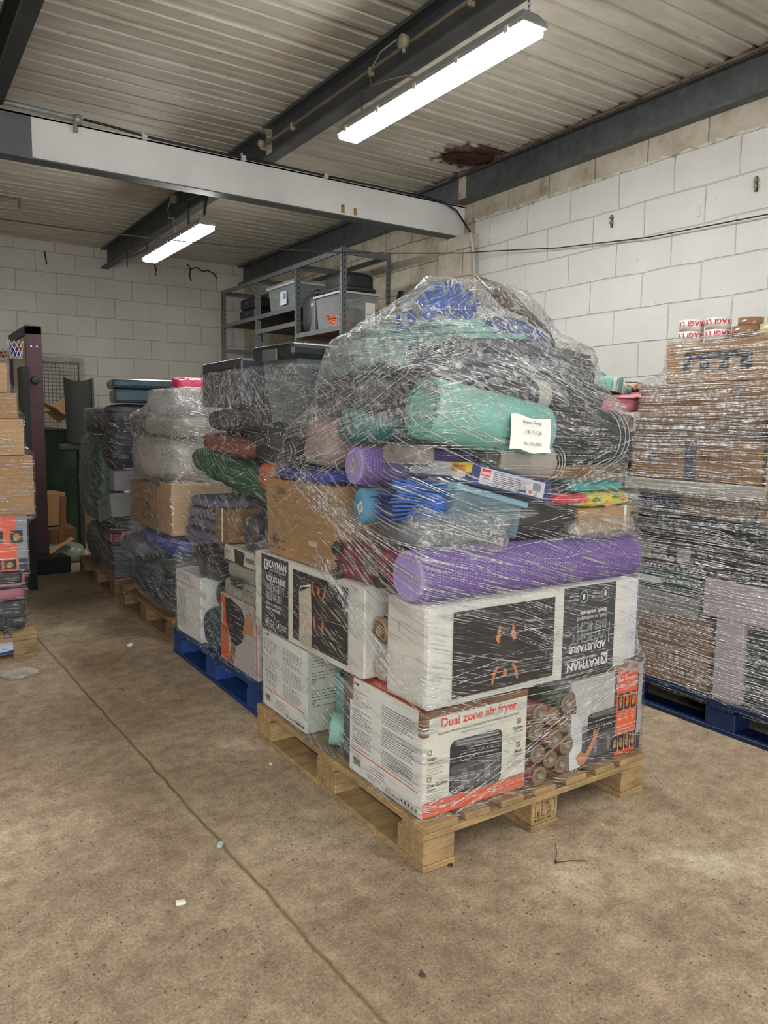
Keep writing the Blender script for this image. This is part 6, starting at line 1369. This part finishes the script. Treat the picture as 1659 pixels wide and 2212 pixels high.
scrap('large curled cardboard sheet on top of the dark green cabinet', (1.55, 8.7, 1.42), (R(10), R(28), R(20)), (.55, .4), CARD)
scrap('flat cardboard sheets under the curled one on the green cabinet', (1.52, 8.72, 1.225), (0, R(4), R(-15)), (.5, .36), CARD2)
scrap('bent cardboard strip leaning up at the chair back', (1.72, 8.9, 1.45), (R(30), R(-30), R(10)), (.4, .3), CARD3)
scrap('long cardboard tube box lying at the end of the aisle', (1.28, 7.45, .13), (0, R(-28), R(10)), (.42, .09), CARD3)
tag(obj('grey_board', boxbm(-.012, -.12, 0, .012, .12, .5), M('85858A', .6), None, (1.33, 8.42, .62), (R(-6), R(-5), 0)), 'narrow pale grey board leaning on the green cabinet', 'board')
tag(obj('wooden_leg', boxbm(-.025, -.02, 0, .025, .02, .62, bevel=.004), M('6A4422', .6, .2), None, (1.36, 7.55, 0), (R(0), R(4), 0)), 'reddish wooden leg standing at the end of the aisle', 'wood post')
bag('clear_sheet', 'greenish clear plastic sheet crumpled at the end of the aisle', 'plastic sheet', (1.40, 7.62, .0), (.34, .34, .16), M('7E8A78', .3, .2, 10, .5, 40, coat=.5), seed=105, amp=.03)
bag('orange_scrap', 'orange scrap in the dark at the end of the aisle', 'scrap', (1.14, 7.75, .0), (.16, .14, .2), M('9A4A1A', .6, .4), seed=106, amp=.02)
tag(obj('flat_black_box', boxbm(-.17, -.12, 0, .17, .12, .14, bevel=.012), M('0E0E10', .5, .2), None, (1.17, 7.12, 0), (0, 0, R(6))), 'flat black box on the floor at the end of the aisle', 'box')
bag('junk_bag', 'dark rubbish bag heaped left of the green cabinet', 'bag', (1.12, 8.75, .0), (.5, .5, .75), BLK, seed=107, amp=.03)

# ================================================================== floor litter
LIT_ = M('E4E0D6', .7, .05); 
def litter(lb, x, y, s, m_, seed, cat='scrap'):
    tag(obj('litter_scrap', blobbm(s, s * .6, s * .35, amp=s * .15, freq=2 / s, seed=seed, nu=12, nv=8), m_, None, (x, y, 0), (0, 0, seed), True), lb, cat)
litter('white crumpled scrap on the aisle floor near the third pallet', 1.18, 4.5, .045, LIT_, 1)
litter('brown cardboard chip on the floor left of the blue pallet', .93, 3.75, .035, M('8A6E50', .8), 2)
litter('white torn paper chip on the open floor at the lower left', .63, 1.95, .030, LIT_, 3)
litter('pale teal plastic chip on the floor beside the joint', .83, 2.17, .028, M('A5BDB2', .5), 4)
litter('white polystyrene crumb by the left corner of the pine pallet', 1.21, 2.62, .014, LIT_, 5)
litter('small grey metal nut beside the front corner of the pine pallet', 1.375, 1.70, .016, M('4A4A4C', .3, metal=.8), 6)
litter('white crumb on the floor right of the pine pallet', 1.96, 1.62, .010, LIT_, 7)
litter('small dark stone on the front floor', 1.03, 1.37, .018, M('4A4640', .8), 8)
bm = bmesh.new(); tube(bm, [(0, 0, .004), (.04, .035, .006), (.075, .075, .004)], .0012, 5); tube(bm, [(0, 0, .004), (.05, -.02, .004), (.085, -.048, .006)], .0012, 5); bmesh.ops.create_icosphere(bm, subdivisions=2, radius=.005, matrix=Matrix.Translation((0, 0, .005)))
tag(obj('twig', bm, M('3A2E22', .8), None, (1.655, 1.54, 0)), 'small forked dark twig on the floor in front of the pallet', 'twig')

# ================================================================== films and note
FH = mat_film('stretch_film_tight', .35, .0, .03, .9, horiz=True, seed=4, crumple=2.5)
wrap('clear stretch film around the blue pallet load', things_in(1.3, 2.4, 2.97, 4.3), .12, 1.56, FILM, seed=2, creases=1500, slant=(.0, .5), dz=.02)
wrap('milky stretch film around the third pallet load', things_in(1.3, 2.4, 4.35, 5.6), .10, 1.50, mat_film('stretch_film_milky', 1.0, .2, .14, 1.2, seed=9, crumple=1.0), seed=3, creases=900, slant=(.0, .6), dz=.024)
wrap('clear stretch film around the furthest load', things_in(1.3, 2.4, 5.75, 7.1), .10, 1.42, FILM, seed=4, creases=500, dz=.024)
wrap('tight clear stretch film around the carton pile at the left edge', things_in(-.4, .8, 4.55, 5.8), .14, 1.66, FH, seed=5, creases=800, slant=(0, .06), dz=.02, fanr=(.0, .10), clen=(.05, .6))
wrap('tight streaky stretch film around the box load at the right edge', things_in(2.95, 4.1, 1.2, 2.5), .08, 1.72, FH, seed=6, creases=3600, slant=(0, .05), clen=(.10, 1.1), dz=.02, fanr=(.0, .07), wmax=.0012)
n_ = empty('handwritten_note', (1.645, 1.703, 1.305), (0, 0, 0), 'white paper note with handwriting stuck on the film below the banded black roll', 'note')
bm = bmesh.new(); G_ = []
for j in range(7):
    G_.append([bm.verts.new((-.082 + .164 * i / 8, -.004 * math.sin(i * .8 + j * .4) - (.008 if (i == 8 and j == 0) else 0), -.052 + .104 * j / 6 - .018 * (i / 8) + .004 * math.sin(i))) for i in range(9)])
for j in range(6):
    for i in range(8): bm.faces.new((G_[j][i], G_[j][i + 1], G_[j + 1][i + 1], G_[j + 1][i]))
obj('paper', bm, M('E9E8E2', .6, .03), n_, smooth=True)
f = Face(n_, (-.082, -.0065, -.062), (.994, 0, -.11), (0, 0, 1), .164, .104)
for t_, u, v, s_ in (('Reman Desug', .045, .092, .0135), ('14 / 5 / 26', .055, .062, .0165), ('No STICKERS', .052, .028, .0125)): f.text(t_, u, v, s_, M('3A3C4A', .6), rot=R(2))
